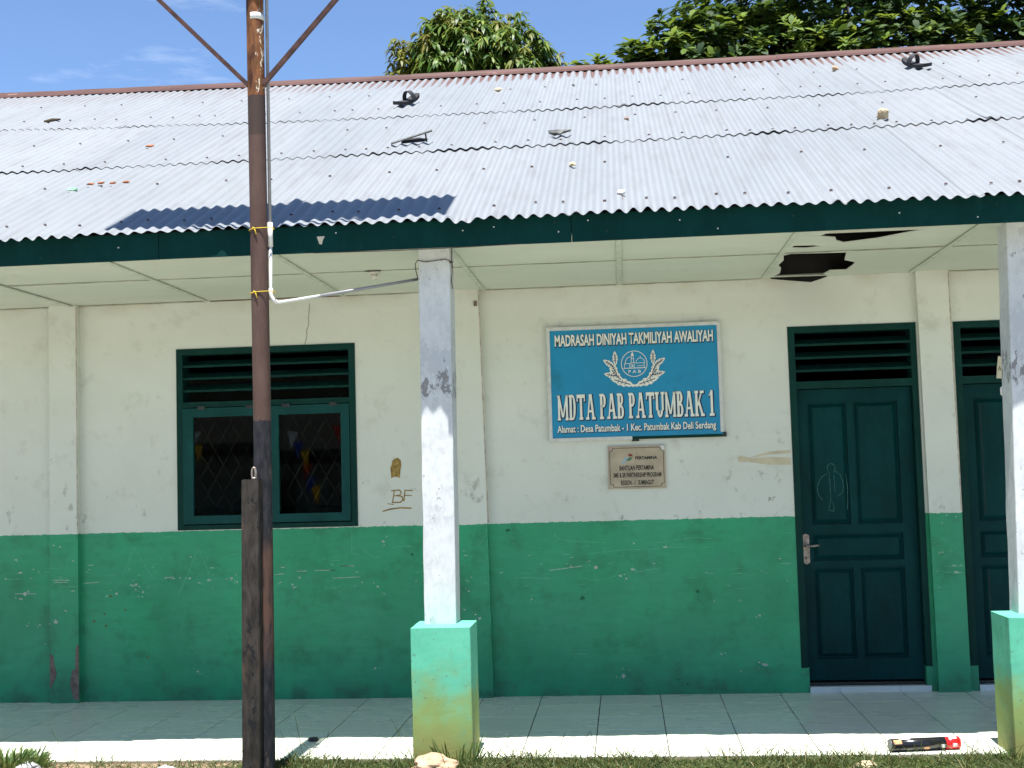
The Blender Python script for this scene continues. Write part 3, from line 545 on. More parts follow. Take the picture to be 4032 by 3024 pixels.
# window
wd = thing_part("window", sb)
x0, x1, z0, z1 = WIN; j = .046
fr = MB(); fr.box(x0+.001, x0+j, -.008, .13, z0+.001, z1-.001); fr.box(x1-j, x1-.001, -.008, .13, z0+.001, z1-.001); fr.box(x0+j, x1-j, -.008, .13, z1-.045, z1-.001); fr.box(x0+j, x1-j, -.008, .13, z0+.001, z0+.034); fr.box(x0+j, x1-j, -.006, .13, 2.050, 2.088)
fr.build("window_frame", m_frame, wd)
for z in (2.345, 2.257, 2.169):
    m = MB(); m.hexa([(x0+j,.0,z-.010),(x1-j,.0,z-.010),(x1-j,.085,z+.03),(x0+j,.085,z+.03),(x0+j,.0,z+.005),(x1-j,.0,z+.005),(x1-j,.085,z+.045),(x0+j,.085,z+.045)]); m.build("louvre_slat", m_frame, wd)
for a, b, gl_, gr_, tilt in ((-2.898, -2.296, -2.825, -2.372, .006), (-2.288, -1.700, -2.206, -1.760, .010)):
    s_ = MB(); ya, yb = -.012, .026; zt, zb, gt, gb = 2.044, 1.226, 1.980, 1.284; sh = lambda z: -(zt-z)*tilt/.8
    for (p, q, r_, t_) in ((a, gl_, zb, zt), (gr_, b, zb, zt), (gl_, gr_, gt, zt), (gl_, gr_, zb, gb)):
        s_.hexa([(p,ya+sh(r_),r_),(q,ya+sh(r_),r_),(q,yb+sh(r_),r_),(p,yb+sh(r_),r_),(p,ya+sh(t_),t_),(q,ya+sh(t_),t_),(q,yb+sh(t_),t_),(p,yb+sh(t_),t_)])
    so_ = s_.build("window_sash", m_sash, wd)
    g_ = MB(); g_.hexa([(gl_-.005,.006+sh(gb),gb-.005),(gr_+.005,.006+sh(gb),gb-.005),(gr_+.005,.010+sh(gb),gb-.005),(gl_-.005,.010+sh(gb),gb-.005),(gl_-.005,.006+sh(gt),gt+.005),(gr_+.005,.006+sh(gt),gt+.005),(gr_+.005,.010+sh(gt),gt+.005),(gl_-.005,.010+sh(gt),gt+.005)])
    g_.build("glass_pane", m_glass, so_)
    for hx in (a+.11, b-.14): P("hinge", m_hinge, so_, (hx, hx+.055, -.0165, -.0122, 2.032, 2.056))
gm = MB()      # diamond grille behind the panes
for k in range(-14, 16):
    for sg in (1, -1):
        xa = -2.29+k*.115; p0 = Vector((xa, 1.23)); p1 = Vector((xa+sg*.46, 2.045))
        t0, t1 = 0, 1
        for lo, hi in ((-2.895, -1.70),):
            dx = p1.x-p0.x; ta, tb = (lo-p0.x)/dx, (hi-p0.x)/dx
            t0, t1 = max(t0, min(ta, tb)), min(t1, max(ta, tb))
        if t1-t0 > .05:
            a, b = p0.lerp(p1, t0), p0.lerp(p1, t1); yy = .072 if sg > 0 else .077; gm.tube([(a.x,yy,a.y),(b.x,yy,b.y)], .0015, 5)
gm.build("window_grille", plain("grille_wire", (.06, .05, .036), .7, .2), wd)

# ------------------------------------------------------------------ corrugated roof
AL = R(24.7); YE, ZE = -2.08, 2.895; CA, SA = math.cos(AL), math.sin(AL); PIT, AMP = .0762, .0076
def roofp(x, s_, h=0.): return (x, YE+s_*CA-h*SA, ZE+s_*SA+h*CA)
ridge_s = lambda x: 6.05+.008*(x-1)**2
lap1 = lambda x: 3.60+.016*(x-.3)**2
lap2 = lambda x: 2.035+(.04*(x+.4) if x > -.4 else 0)
def wavy(x): return AMP*math.cos(2*math.pi*x/PIT)
RX0, RX1 = -7.1, 5.5
sheets = []
def sheet(xa, xb, lo, hi, layer, seed, tier):
    nx = max(8, int(round((xb-xa)/PIT*8))); 
    ss = [0, .012, .03, .06, .10, .16, .25, .4, .6, .8, 1.]
    vs = []; rnd = random.Random(seed); jit = rnd.uniform(-.016, .016); tl = rnd.uniform(-.012, .012)
    for v in ss:
        for i in range(nx+1):
            x = xa+(xb-xa)*i/nx; u = i/nx
            a, b = lo(x)+jit+tl*u, hi(x); s_ = a+(b-a)*v
            n1 = noise.noise(Vector((x*1.7, tier*5.1, 3.3))); n2 = noise.noise(Vector((x*5+seed, tier*2.2, 9.)))
            lift = max(0., .0015+.009*n1+.007*n2)*(1.35 if tier == 1 else .75)
            if tier == 1 and x > .2: lift += .006*min(1, (x-.2)/1.2)*(.6+.6*n2)
            h = wavy(x)*(1+.10*noise.noise(Vector((x*3, s_*.8, 1))))+layer+.004*noise.noise(Vector((x*.9, s_*.9, 5.)))-.0022*u
            d = s_-a
            if tier: h += lift*math.exp(-d/.16)
            else:
                h += (.007*n2-.003)*math.exp(-d/.12); s_ += (.014*noise.noise(Vector((x*8, 4.4, 1.)))+.010*noise.noise(Vector((x*23, 1.4, 2.))))*math.exp(-d/.06); h += (.35+.8*noise.noise(Vector((x*4, 2.4, 7.))))*wavy(x)*math.exp(-d/.04)
                if abs(x+.60) < .09: h -= .016*(1-abs(x+.60)/.09)*math.exp(-d/.05); s_ -= .03*(1-abs(x+.60)/.09)*math.exp(-d/.05)
            vs.append(roofp(x, s_, h))
    W = nx+1; fs = [(r_*W+i, r_*W+i+1, (r_+1)*W+i+1, (r_+1)*W+i) for r_ in range(len(ss)-1) for i in range(nx)]
    me = bpy.data.meshes.new("roof_sheet"); me.from_pydata(vs, [], fs); me.polygons.foreach_set('use_smooth', [True]*len(fs))
    o = link("roof_sheet", me, m_roof, sb); return o
eave = lambda x: .03+.012*math.sin(x*2.3)
tiers = ((eave, lambda x: lap2(x)+.17, -1.465, 0.), (lap2, lambda x: lap1(x)+.17, -2.88, .0045), (lap1, lambda x: ridge_s(x)+.0, -2.55, .009))
for t_, (lo, hi, ph, ly) in enumerate(tiers):
    k = math.floor((RX0-ph)/.70); x = ph+k*.70
    while x < RX1:
        a, b = max(x, RX0), min(x+.70+PIT*1.1, RX1)
        if b-a > .2: sheets.append((t_, a, b, sheet(a, b, lo, hi, ly, 100*t_+int((x+20)*10), t_)))
        x += .70
m = MB(); vs = []; n_ = int((RX1-RX0)/PIT*4)       # rear slope, one long run
for v in range(3):
    for i in range(n_+1):
        x = RX0+(RX1-RX0)*i/n_; s_ = ridge_s(x)*(1-v/2); yr = YE+ridge_s(x)*CA; q = roofp(x, s_, wavy(x)); vs.append((x, 2*yr-q[1], q[2]))
m.add(vs, [(r_*(n_+1)+i, r_*(n_+1)+i+1, (r_+1)*(n_+1)+i+1, (r_+1)*(n_+1)+i) for r_ in range(2) for i in range(n_)]); m.build("rear_roof_sheet", m_roof, sb, True)
# ridge capping in lengths
x = RX0; i = 0
while x < RX1:
    xb = min(x+1.78, RX1+.03); m = MB(); N = 12; prof = [(-.155,.012),(-.10,.016),(-.05,.022),(-.02,.034),(0,.042)]; vs = []
    for k in range(N+1):
        X = x+(xb+.06-x)*k/N; sr = ridge_s(x)*(1-k/N)+ridge_s(xb)*(k/N); yr = YE+sr*CA; q0 = .003*(i % 2)
        pts = [roofp(X, sr+a*(1+.10*noise.noise(Vector((X*4, a*9, 2)))), b+.006+q0+.004*noise.noise(Vector((X*3, a*20, i)))) for a, b in prof]
        pts += [(p[0], 2*yr-p[1], p[2]) for p in pts[-2::-1]]
        vs += pts
    c_ = 9; m.add(vs, [(k*c_+a, k*c_+a+1, (k+1)*c_+a+1, (k+1)*c_+a) for k in range(N) for a in range(c_-1)]); m.build("ridge_cap", m_ridge, sb); x = xb; i += 1
# nails on crests, in rows over the purlins
me = bpy.data.meshes.new("roof_nail"); n6 = 8; vv = [(.0105*math.cos(2*math.pi*k/n6), .0105*math.sin(2*math.pi*k/n6), -.001) for k in range(n6)]+[(.007*math.cos(2*math.pi*k/n6), .007*math.sin(2*math.pi*k/n6), .0045) for k in range(n6)]+[(0, 0, .007)]
me.from_pydata(vv, [], [(k, (k+1) % n6, (k+1) % n6+n6, k+n6) for k in range(n6)]+[(k+n6, (k+1) % n6+n6, 2*n6) for k in range(n6)]); me.materials.append(m_nail)
rn = random.Random(3)
for s0, st, dens in ((.25, 3, 1), (1.32, 5, .92), (2.20, 3, .9), (3.09, 5, .92), (4.0, 3, .85), (4.85, 5, .85)):
    k = math.ceil((RX0+.2)/PIT)+rn.randint(0, 2)
    while k*PIT < RX1-.15:
        X = k*PIT; k += st+rn.choice((-1, 0, 0, 0, 1))
        if rn.random() > dens or X < -6.4 or X > 4.9: continue
        S = s0+rn.uniform(-.03, .03)+(.016*(X-.3)**2 if s0 > 3.8 else 0)
        t_ = 0 if S < lap2(X) else (1 if S < lap1(X) else 2)
        own = next((o for (a, b, c, o) in reversed(sheets) if a == t_ and b <= X <= c), None)
        if not own: continue
        nl = bpy.data.objects.new("roof_nail", me); COL.objects.link(nl); nl.parent = own
        nl.location = roofp(X, S, AMP+.0045*t_+.0035); nl.rotation_euler = (AL+rn.uniform(-.15, .15), rn.uniform(-.15, .15), 0)

# ------------------------------------------------------------------ text helpers
def text_mesh(body, x0, x1, z0, z1, y, bold=0., shear=0.):
    cu_ = bpy.data.curves.new("t", 'FONT'); cu_.body = body; cu_.size = 1; cu_.offset = bold; cu_.resolution_u = 3; cu_.shear = shear
    o = bpy.data.objects.new("t", cu_); COL.objects.link(o); bpy.context.view_layer.update()
    me = bpy.data.meshes.new_from_object(o.evaluated_get(bpy.context.evaluated_depsgraph_get())); bpy.data.objects.remove(o)
    n = len(me.vertices); co = np.zeros(n*3); me.vertices.foreach_get('co', co); co = co.reshape(-1, 3)
    return me, co
def text(name, body, x0, x1, z0, z1, y, mat, parent, bold=.0, grow=0.):
    _, ref = text_mesh(body, 0, 1, 0, 1, 0, 0); me, co = text_mesh(body, 0, 1, 0, 1, 0, bold+grow)
    ax, bx, az, bz = ref[:, 0].min(), ref[:, 0].max(), ref[:, 1].min(), ref[:, 1].max()
    out = np.stack([x0+(co[:, 0]-ax)/(bx-ax)*(x1-x0), np.full(len(co), y), z0+(co[:, 1]-az)/(bz-az)*(z1-z0)], 1)
    me.vertices.foreach_set('co', out.ravel()); me.update(); me.name = name
    return link(name, me, mat, parent)

# ------------------------------------------------------------------ the blue school sign
SY = -.042
sg = thing("school_sign", "blue sign board with white lettering and mosque emblem, on the wall beside the door", "sign", (.30, 0, 1.73))
def SP(name, mat, *b): 
    o = P(name, mat, sg, *b); o.location = (-.30, 0, -1.73); return o
def sfix(o): o.location = (-.30, 0, -1.73); return o
SP("sign_board", m_blue, (-.292, .886, -.036, -.004, 1.742, 2.516))
SP("sign_frame", m_alu, (-.296, -.274, SY, -.002, 1.728, 2.520), (.872, .895, SY, -.002, 1.765, 2.520), (-.274, .872, SY, -.002, 2.497, 2.520), (-.274, .272, SY, -.002, 1.728, 1.753))
SP("bare_frame_edge", m_frame, (.272, .885, -.0365, -.002, 1.732, 1.752))
for x in (-.20, .775): SP("hanger_tab", m_alu, (x-.011, x+.011, -.010, -.001, 2.520, 2.556))
SP("corner_bracket", m_hinge, (.876, .912, -.03, -.001, 1.732, 1.764)); SP("corner_bracket", m_hinge, (.268, .318, -.032, -.001, 1.718, 1.7315))
def signtext(body, x0, x1, z0, z1, bold, parent=sg):
    sfix(text("lettering_outline", body, x0+.003, x1+.003, z0-.003, z1-.003, -.0372, m_navy, parent, bold, .045)); sfix(text("lettering", body, x0, x1, z0, z1, -.0382, m_letter, parent, bold))
signtext("MADRASAH DINIYAH TAKMILIYAH AWALIYAH", -.238, .843, 2.388, 2.463, .028)
signtext("Alamat : Desa Patumbak - 1 Kec. Patumbak Kab Deli Serdang", -.238, .842, 1.776, 1.838, .022)
# slab-serif headline drawn stroke by stroke
T_, SF = .25, .10
def bar(x0, z0, x1, z1, t): return (x0, z0, x1, z1, t)
LET = {
 'M': (1.25, [bar(.17,0,.17,1,.22), bar(1.08,0,1.08,1,.24), bar(.16,.98,.60,.12,.2), bar(1.08,.98,.64,.12,.16)], [(0,.36,0),(.90,1.25,0),(0,.30,1),(.94,1.25,1)], []),
 'D': (.84, [bar(.2,0,.2,1,.26)], [(0,.45,0),(0,.45,1)], [(.42,.5,.36,.5,-90,90)]),
 'T': (.95, [bar(.475,0,.475,1,.26), bar(0,.93,.95,.93,.14), bar(.06,.72,.06,1,.11), bar(.89,.72,.89,1,.11)], [(.25,.70,0)], []),
 'A': (1.1, [bar(.20,0,.50,1,.15), bar(.87,0,.58,1,.25), bar(.3,.33,.8,.33,.09)], [(0,.36,0),(.68,1.1,0),(.38,.70,1)], []),
 'P': (.76, [bar(.2,0,.2,1,.26)], [(0,.48,0),(0,.48,1)], [(.42,.73,.30,.27,-90,90)]),
 'B': (.82, [bar(.2,0,.2,1,.26)], [(0,.48,0),(0,.48,1)], [(.42,.76,.28,.24,-90,90),(.42,.27,.34,.27,-90,90)]),
 'U': (1.04, [bar(.22,.28,.22,1,.25), bar(.86,.28,.86,1,.22)], [(0,.44,1),(.68,1.05,1)], [(.54,.28,.32,.28,180,360)]),
 'K': (1.1, [bar(.2,0,.2,1,.26), bar(.3,.40,.82,.98,.15), bar(.45,.58,.88,.02,.25)], [(0,.42,0),(.68,1.1,0),(0,.42,1),(.62,1.05,1)], []),
 '1': (.62, [bar(.34,0,.34,1,.26), bar(.05,.78,.30,.96,.12)], [(.06,.62,0)], []),
}
def headline(txt, x0, x1, z0, z1, y, grow, name, mat):
    tot = sum(LET[c][0]+.08 if c != ' ' else .42 for c in txt)-.08; kx = (x1-x0)/tot; kz = z1-z0; m = MB(); px = x0; cnt = [0]
    def quad(pts):
        cnt[0] += 1; yy = y-.00006*(cnt[0] % 6); m.add([(a, yy, b) for a, b in pts], [tuple(range(len(pts)))])
    for c in txt:
        if c == ' ': px += .42*kx; continue
        wd_, bars, ser, arcs = LET[c]
        X = lambda u: px+u*kx
        Zz = lambda v: z0+v*kz
        for (a, b, c_, d, t) in bars:
            if abs(b-d) < .01: hz = t*kz/2+grow; quad([(X(a)-grow,Zz(b)-hz),(X(c_)+grow,Zz(b)-hz),(X(c_)+grow,Zz(b)+hz),(X(a)-grow,Zz(b)+hz)])
            else:
                hx = t*kx/2+grow; quad([(X(a)-hx,Zz(b)-grow*(b < d)+grow*(b > d)),(X(a)+hx,Zz(b)-grow*(b < d)+grow*(b > d)),(X(c_)+hx,Zz(d)+grow*(b < d)-grow*(b > d)),(X(c_)-hx,Zz(d)+grow*(b < d)-grow*(b > d))])
        for (a, b, v) in ser:
            za, zb = (Zz(0), Zz(SF)) if v == 0 else (Zz(1-SF), Zz(1)); quad([(X(a)-grow,za-grow),(X(b)+grow,za-grow),(X(b)+grow,zb+grow),(X(a)-grow,zb+grow)])
        for (ax, az, rx, rz, a0, a1) in arcs:
            N = 12; tx, tz = .25*kx, .10*kz
            for k in range(N):
                p_ = []
                for (ang, o_) in ((a0+(a1-a0)*k/N, 1), (a0+(a1-a0)*(k+1)/N, 1), (a0+(a1-a0)*(k+1)/N, 0), (a0+(a1-a0)*k/N, 0)):
                    cx_, sx_ = math.cos(R(ang)), math.sin(R(ang)); ex = grow if o_ else -tx-grow; ez = grow if o_ else -tz-grow
                    p_.append((X(ax)+cx_*(rx*kx+ex)+(0), Zz(az)+sx_*(rz*kz+ez)))
                cnt[0] = 0 if cnt[0] > 5 else cnt[0]; quad(p_)
            if a0 == -90:
                for sgn in (1, -1):
                    zc = Zz(az)+sgn*(rz*kz-tz/2); quad([(X(.2),zc-tz/2-grow),(X(ax)+.001,zc-tz/2-grow),(X(ax)+.001,zc+tz/2+grow),(X(.2),zc+tz/2+grow)])
        px += (wd_+.08)*kx
    me = bpy.data.meshes.new(name); me.from_pydata(m.v, [], m.f); return sfix(link(name, me, mat, sg))
headline("MDTA PAB PATUMBAK 1", -.230, .840, 1.872, 2.046, -.0372, .0045, "lettering_outline", m_navy)
headline("MDTA PAB PATUMBAK 1", -.234, .836, 1.875, 2.050, -.0382, 0, "lettering", m_letter)
# emblem
EX, EZ = .302, 2.250
def arcstrip(m, cx_, cz_, r_, a0, a1, wd_, y, n=24, rz=None):
    rz = rz or r_
    for k in range(n):
        t0, t1 = R(a0+(a1-a0)*k/n), R(a0+(a1-a0)*(k+1)/n); p_ = []
        for t, o_ in ((t0, 0), (t1, 0), (t1, 1), (t0, 1)):
            d = wd_*(o_-.5); p_.append((cx_+(r_+d)*math.cos(t), y, cz_+(rz+d)*math.sin(t)))
        m.add(p_, [(0,1,2,3)])
em = MB(); arcstrip(em, EX, EZ, .088, 0, 360, .0045, -.0382, 48)
Y_ = -.0384
strip([(EX-.074,EZ-.030),(EX+.076,EZ-.030)], .005, Y_, em)
arcstrip(em, EX-.028, EZ+.005, .032, 78, 185, .0035, Y_-.0004, 14, .042); arcstrip(em, EX+.042, EZ+.004, .030, 0, 180, .0035, Y_-.0004, 18, .034); strip([(EX+.012,EZ+.004),(EX+.072,EZ+.004)], .0035, Y_-.0008, em)
strip([(EX+.042,EZ+.036),(EX+.043,EZ+.052)], .003, Y_-.0008, em)
for a in (-.066, -.031): strip([(EX+a,EZ-.028),(EX+a,EZ+.002)], .0035, Y_-.0012, em)
strip([(EX-.066,EZ+.002),(EX-.028,EZ+.002)], .0035, Y_-.0016, em); strip([(EX+.018,EZ-.016),(EX+.066,EZ-.016)], .003, Y_-.0012, em); strip([(EX+.068,EZ-.028),(EX+.068,EZ+.004)], .0035, Y_-.0012, em)
for a, b, c, d in ((-.022,.0,-.028,.006), (-.020,-.002,.008,.034), (-.017,-.005,.036,.055)):
    strip([(EX+a,EZ+c),(EX+a,EZ+d)], .0034, Y_-.002, em); strip([(EX+b,EZ+c),(EX+b,EZ+d)], .0034, Y_-.002, em); strip([(EX+a,EZ+d),(EX+b,EZ+d)], .0034, Y_-.0022, em)
em.add([(EX-.022,Y_-.0024,EZ+.056),(EX,Y_-.0024,EZ+.056),(EX-.006,Y_-.0024,EZ+.072),(EX-.011,Y_-.0024,EZ+.083),(EX-.016,Y_-.0024,EZ+.072)], [(0,1,2,3,4)])
em.add([(EX-.0145,Y_-.0024,EZ-.022),(EX-.0075,Y_-.0024,EZ-.022),(EX-.0075,Y_-.0024,EZ-.006),(EX-.0145,Y_-.0024,EZ-.006)], [(0,1,2,3)])
me = bpy.data.meshes.new("emblem_mosque"); me.from_pydata(em.v, [], em.f); sfix(link("emblem_mosque", me, m_letter, sg))
sfix(text("emblem_initials", "P A B", EX-.040, EX+.044, EZ-.064, EZ-.043, -.0384, m_letter, sg, .01))
lf = MB(); vein = MB()
def wreath_leaf(cx_, cz_, ang, L, Wd, k):
    d = Vector((math.cos(R(ang)), math.sin(R(ang)))); n_ = Vector((-d.y, d.x)); yy = -.0382-.00025*k; pts = []
    prof = [(0,.10),(.15,.62),(.28,.55),(.36,.95),(.52,.72),(.58,.95),(.74,.5),(.80,.55),(1,0)]
    for t, wv in prof: q = Vector((cx_, cz_))+d*L*t+n_*Wd/2*wv; pts.append((q.x, yy, q.y))
    for t, wv in reversed(prof[:-1]): q = Vector((cx_, cz_))+d*L*t-n_*Wd/2*wv; pts.append((q.x, yy, q.y))
    lf.add(pts, [tuple(range(len(pts)))])
    a = Vector((cx_, cz_))+d*L*.12; b = Vector((cx_, cz_))+d*L*.80; strip([(a.x,a.y),(b.x,b.y)], .0055, yy-.0006, vein)
    for t in (.3, .45, .6):
        q = Vector((cx_, cz_))+d*L*t
        for s_ in (1, -1): e = q+(d*.5+n_*s_*.8)*Wd*.30; strip([(q.x,q.y),(e.x,e.y)], .0035, yy-.0009, vein)
kk = 0
for sgn in (-1, 1):
    for (dx, dz, an, L, Wd) in ((.012,-.148,18,.165,.062),(.085,-.118,48,.13,.050),(.108,-.085,12,.105,.046),(.118,-.072,62,.105,.050),(.135,-.020,35,.095,.044),(.128,-.005,88,.098,.040)):
        wreath_leaf(EX+sgn*dx, EZ+dz, an if sgn > 0 else 180-an, L, Wd, kk); kk += 1
strip([(EX-.016,EZ-.157),(EX+.014,EZ-.143)], .008, -.042, lf); strip([(EX+.016,EZ-.157),(EX-.014,EZ-.143)], .008, -.0424, lf)
for nm, q, mt in (("emblem_leaves", lf, m_letter), ("leaf_veins", vein, m_navy)):
    me = bpy.data.meshes.new(nm); me.from_pydata(q.v, [], q.f); sfix(link(nm, me, mt, sg))['kind'] = 'stuff'

# ------------------------------------------------------------------ tan plaque
pq = thing("donor_plaque", "small tan plaque with black engraved text on the wall under the blue sign", "plaque", (.297, 0, 1.39))
def qf(o): o.location = (-.297, 0, -1.39); return o
m = MB(); m.prism([(.098,1.394),(.491,1.392),(.495,1.686),(.102,1.689)], -.015, -.0005); qf(m.build("plaque_slab", m_plaque, pq))
m = MB(); c = .022; o_ = .013; xa, xb, za, zb = .100+o_, .492-o_, 1.394+o_, 1.686-o_
loop = [(xa+c,za),(xb-c,za),(xb-c*.8,za+c*.8),(xb,za+c),(xb,zb-c),(xb-c*.8,zb-c*.8),(xb-c,zb),(xa+c,zb),(xa+c*.8,zb-c*.8),(xa,zb-c),(xa,za+c),(xa+c*.8,za+c*.8),(xa+c,za)]
strip(loop, .0035, -.0156, m); me = bpy.data.meshes.new("border_line"); me.from_pydata(m.v, [], m.f); qf(link("border_line", me, m_ink, pq))
for b, x0_, x1_, z0_, z1_, bo in (("PERTAMINA", .288, .436, 1.594, 1.613, .04), ("BANTUAN PERTAMINA", .178, .412, 1.521, 1.552, .03), ("SME & SR PARTNERSHIP PROGRAM", .134, .460, 1.473, 1.503, .03), ("REGION - 1   SUMBAGUT", .184, .408, 1.421, 1.451, .03)): qf(text("engraved_text", b, x0_, x1_, z0_, z1_, -.0158, m_ink, pq, bo))
for pts, mt in (([(.188,1.568),(.212,1.568),(.240,1.611),(.216,1.611)], m_lb), ([(.222,1.586),(.252,1.586),(.272,1.609),(.246,1.609)], m_lg), ([(.244,1.615),(.274,1.615),(.262,1.632),(.236,1.632)], m_red)):
    m = MB(); m.add([(x, -.0158, z) for x, z in pts], [(0,1,2,3)]); qf(m.build("logo_mark", mt, pq))
m = MB(); m.add([(.104,-.0159,1.684),(.134,-.0159,1.684),(.106,-.0159,1.650)], [(0,1,2)]); qf(m.build("tape_remnant", m_pk, pq))
m = MB(); m.add([(.456,-.0159,1.684),(.490,-.0159,1.684),(.490,-.0159,1.648),(.470,-.0159,1.655)], [(0,1,2,3)]); qf(m.build("tape_remnant", m_wt, pq))

# note and sticker on the second door
nt_ = thing("card_note", "cream card with handwriting pinned over the louvre of the second door", "note", (2.80, -.012, 2.07))
m = MB(); m.prism([(2.720,2.068),(2.90,2.058),(2.905,2.20),(2.738,2.217),(2.728,2.15)], -.010, -.0085); o = m.build("card", m_note, nt_); o.location = (-2.80, .012, -2.07)
m = MB(); ww = .0035
for st in ([(2.735,2.118),(2.744,2.148),(2.752,2.119)], [(2.738,2.130),(2.750,2.130)], [(2.771,2.144),(2.762,2.147),(2.759,2.137),(2.769,2.130),(2.767,2.120),(2.757,2.121)], [(2.788,2.144),(2.779,2.147),(2.776,2.137),(2.786,2.130),(2.784,2.120),(2.774,2.121)]): strip(st, ww, -.0105, m)
me = bpy.data.meshes.new("handwriting"); me.from_pydata(m.v, [], m.f); o = link("handwriting", me, m_ink, nt_); o.location = (-2.80, .012, -2.07)
st_ = thing("door_sticker", "rounded white sticker with magenta print at the top of the second door", "sticker", (2.80, .05, 1.945))
m = MB(); m.prism([(2.772,1.947),(2.89,1.943),(2.90,1.955),(2.90,2.005),(2.885,2.016),(2.770,2.017),(2.757,2.006),(2.757,1.962)], .0475, .0500); o = m.build("sticker_sheet", m_stick, st_); o.location = (-2.80, -.05, -1.945)
m = MB(); m.box(2.772, 2.880, .0464, .0472, 1.962, 1.998); o = m.build("sticker_print", m_mag, st_); o.location = (-2.80, -.05, -1.945)

# ------------------------------------------------------------------ pole with board, conduit, short post
PXc, PYc = -1.690, -2.20
bp = thing("board_pole", "tall rusted steel pole with two slanting braces carrying a board, in front of the porch", "pole", (PXc, PYc, GZ))
def bf(o): o.location = (-PXc, -PYc, -GZ); return o
m = MB(); m.tube([(PXc+.004*math.sin(z), PYc, z) for z in np.linspace(-.25, 5.95, 40)], .0465, 28); bf(m.build("pole_shaft", m_pole, bp, True))
m = MB(); m.tube([(PXc,PYc,4.0),(PXc,PYc,4.035)], .0475, 28); bf(m.build("pale_band", m_alu, bp, True))
m_br = plain("rusty_angle_iron", (.065, .030, .024), .7, .3, .35, 20)
for sgn in (-1, 1):
    a = Vector((PXc+sgn*.040, -2.215, 3.645)); b = Vector((PXc+sgn*.955, -2.325, 4.575)); d = (b-a).normalized(); n1 = d.cross(Vector((0, 1, 0))).normalized()*.0115; n2 = Vector((0, .0115, 0)); m = MB()
    m.hexa([a-n1-n2, a+n1-n2, a+n1+n2, a-n1+n2, b-n1-n2, b+n1-n2, b+n1+n2, b-n1+n2]); bf(m.build("brace", m_br, bp))
m_bd = plain("painted_board", (.42, .42, .40), .6, .2)
bf(P("board", m_bd, bp, (-2.66, -.735, -2.36, -2.335, 4.53, 6.26))); bf(P("board_rail", m_br, bp, (-2.66, -.735, -2.334, -2.305, 4.54, 4.58), (-2.66, -.735, -2.334, -2.305, 6.1, 6.14), (PXc-.04, PXc+.04, -2.304, -2.24, 5.0, 5.04), (PXc-.04, PXc+.04, -2.304, -2.24, 5.9, 5.94)))
sp = thing("steel_post", "short dark square steel post with a pulley on top, against the tall pole", "post", (-1.742, -2.29, GZ))
m = MB(); m.hexa([(-1.791,-2.305,-.25),(-1.697,-2.305,-.25),(-1.697,-2.245,-.25),(-1.791,-2.245,-.25),(-1.772,-2.305,1.535),(-1.678,-2.305,1.535),(-1.678,-2.245,1.535),(-1.772,-2.245,1.535)])
o = m.build("post_shaft", m_post, sp); o.location = (1.742, 2.29, -GZ)
bm = bmesh.new(); bm.from_mesh(o.data); bmesh.ops.bevel(bm, geom=list(bm.edges), offset=.004, segments=2, affect='EDGES'); bm.to_mesh(o.data); bm.free()
m = MB()
for yy in (-2.282, -2.270): m.tube([(-1.712+.010*math.cos(a), yy, 1.566+.030*math.sin(a)) for a in np.linspace(0, 2*math.pi, 22)], .0045, 8, 0, False)
m.box(-1.722, -1.700, -2.288, -2.264, 1.532, 1.545); o = m.build("pulley", m_metal, sp, True); o.location = (1.742, 2.29, -GZ)
cp = thing("conduit_pipe", "thin white plastic conduit tied to the tall pole and bent across to the column", "pipe", (-1.63, -2.19, 2.47))
def cfx(o): o.location = (1.63, 2.19, -2.47); return o
bend = [(-1.632,-2.19,2.545)]+[(-1.632+.05*(1-math.cos(a)), -2.19+.012*(1-math.cos(a)), 2.518-.05*math.sin(a)) for a in np.linspace(0, 1.35, 8)]
m = MB(); m.tube([(-1.630,-2.19,2.82),(-1.632,-2.19,2.545)]+bend[1:]+[(-1.40,-2.050,2.515)], .0088, 12); cfx(m.build("conduit", m_pvc, cp, True)); m = MB(); m.tube([(-1.41,-2.057,2.5125),(-1.16,-1.888,2.574),(-.918,-1.725,2.634)], .0086, 12); cfx(m.build("shade_grey_conduit", m_pvcg, cp, True))  # cross run is the same white pipe, eave shade put into its grey
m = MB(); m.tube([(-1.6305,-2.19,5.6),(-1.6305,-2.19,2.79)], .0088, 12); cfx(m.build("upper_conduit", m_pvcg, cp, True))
m = MB(); m.tube([(-1.6300,-2.19,2.77),(-1.6300,-2.19,2.90)], .0135, 12); cfx(m.build("coupling", m_pvc, cp, True)); m = MB(); m.tube(bend[:8], .0112, 12); cfx(m.build("elbow", m_pvc, cp, True))
for zt in (2.862, 2.522):
    m = MB(); m.tube([(PXc+.0015+.052*math.cos(a)+(.030*max(0, math.cos(a))), PYc+.0495*math.sin(a), zt+.004*math.cos(a)) for a in np.linspace(0, 2*math.pi, 25)], .0025, 6, 0, False); m.tube([(PXc-.012,PYc-.052,zt),(PXc-.004,PYc-.056,zt-.012),(PXc+.002,PYc-.055,zt-.034)], .0035, 6); m.tube([(PXc-.018,PYc-.052,zt+.003),(PXc-.002,PYc-.056,zt-.004)], .004, 6); cfx(m.build("twine_tie", m_yel, cp, True))
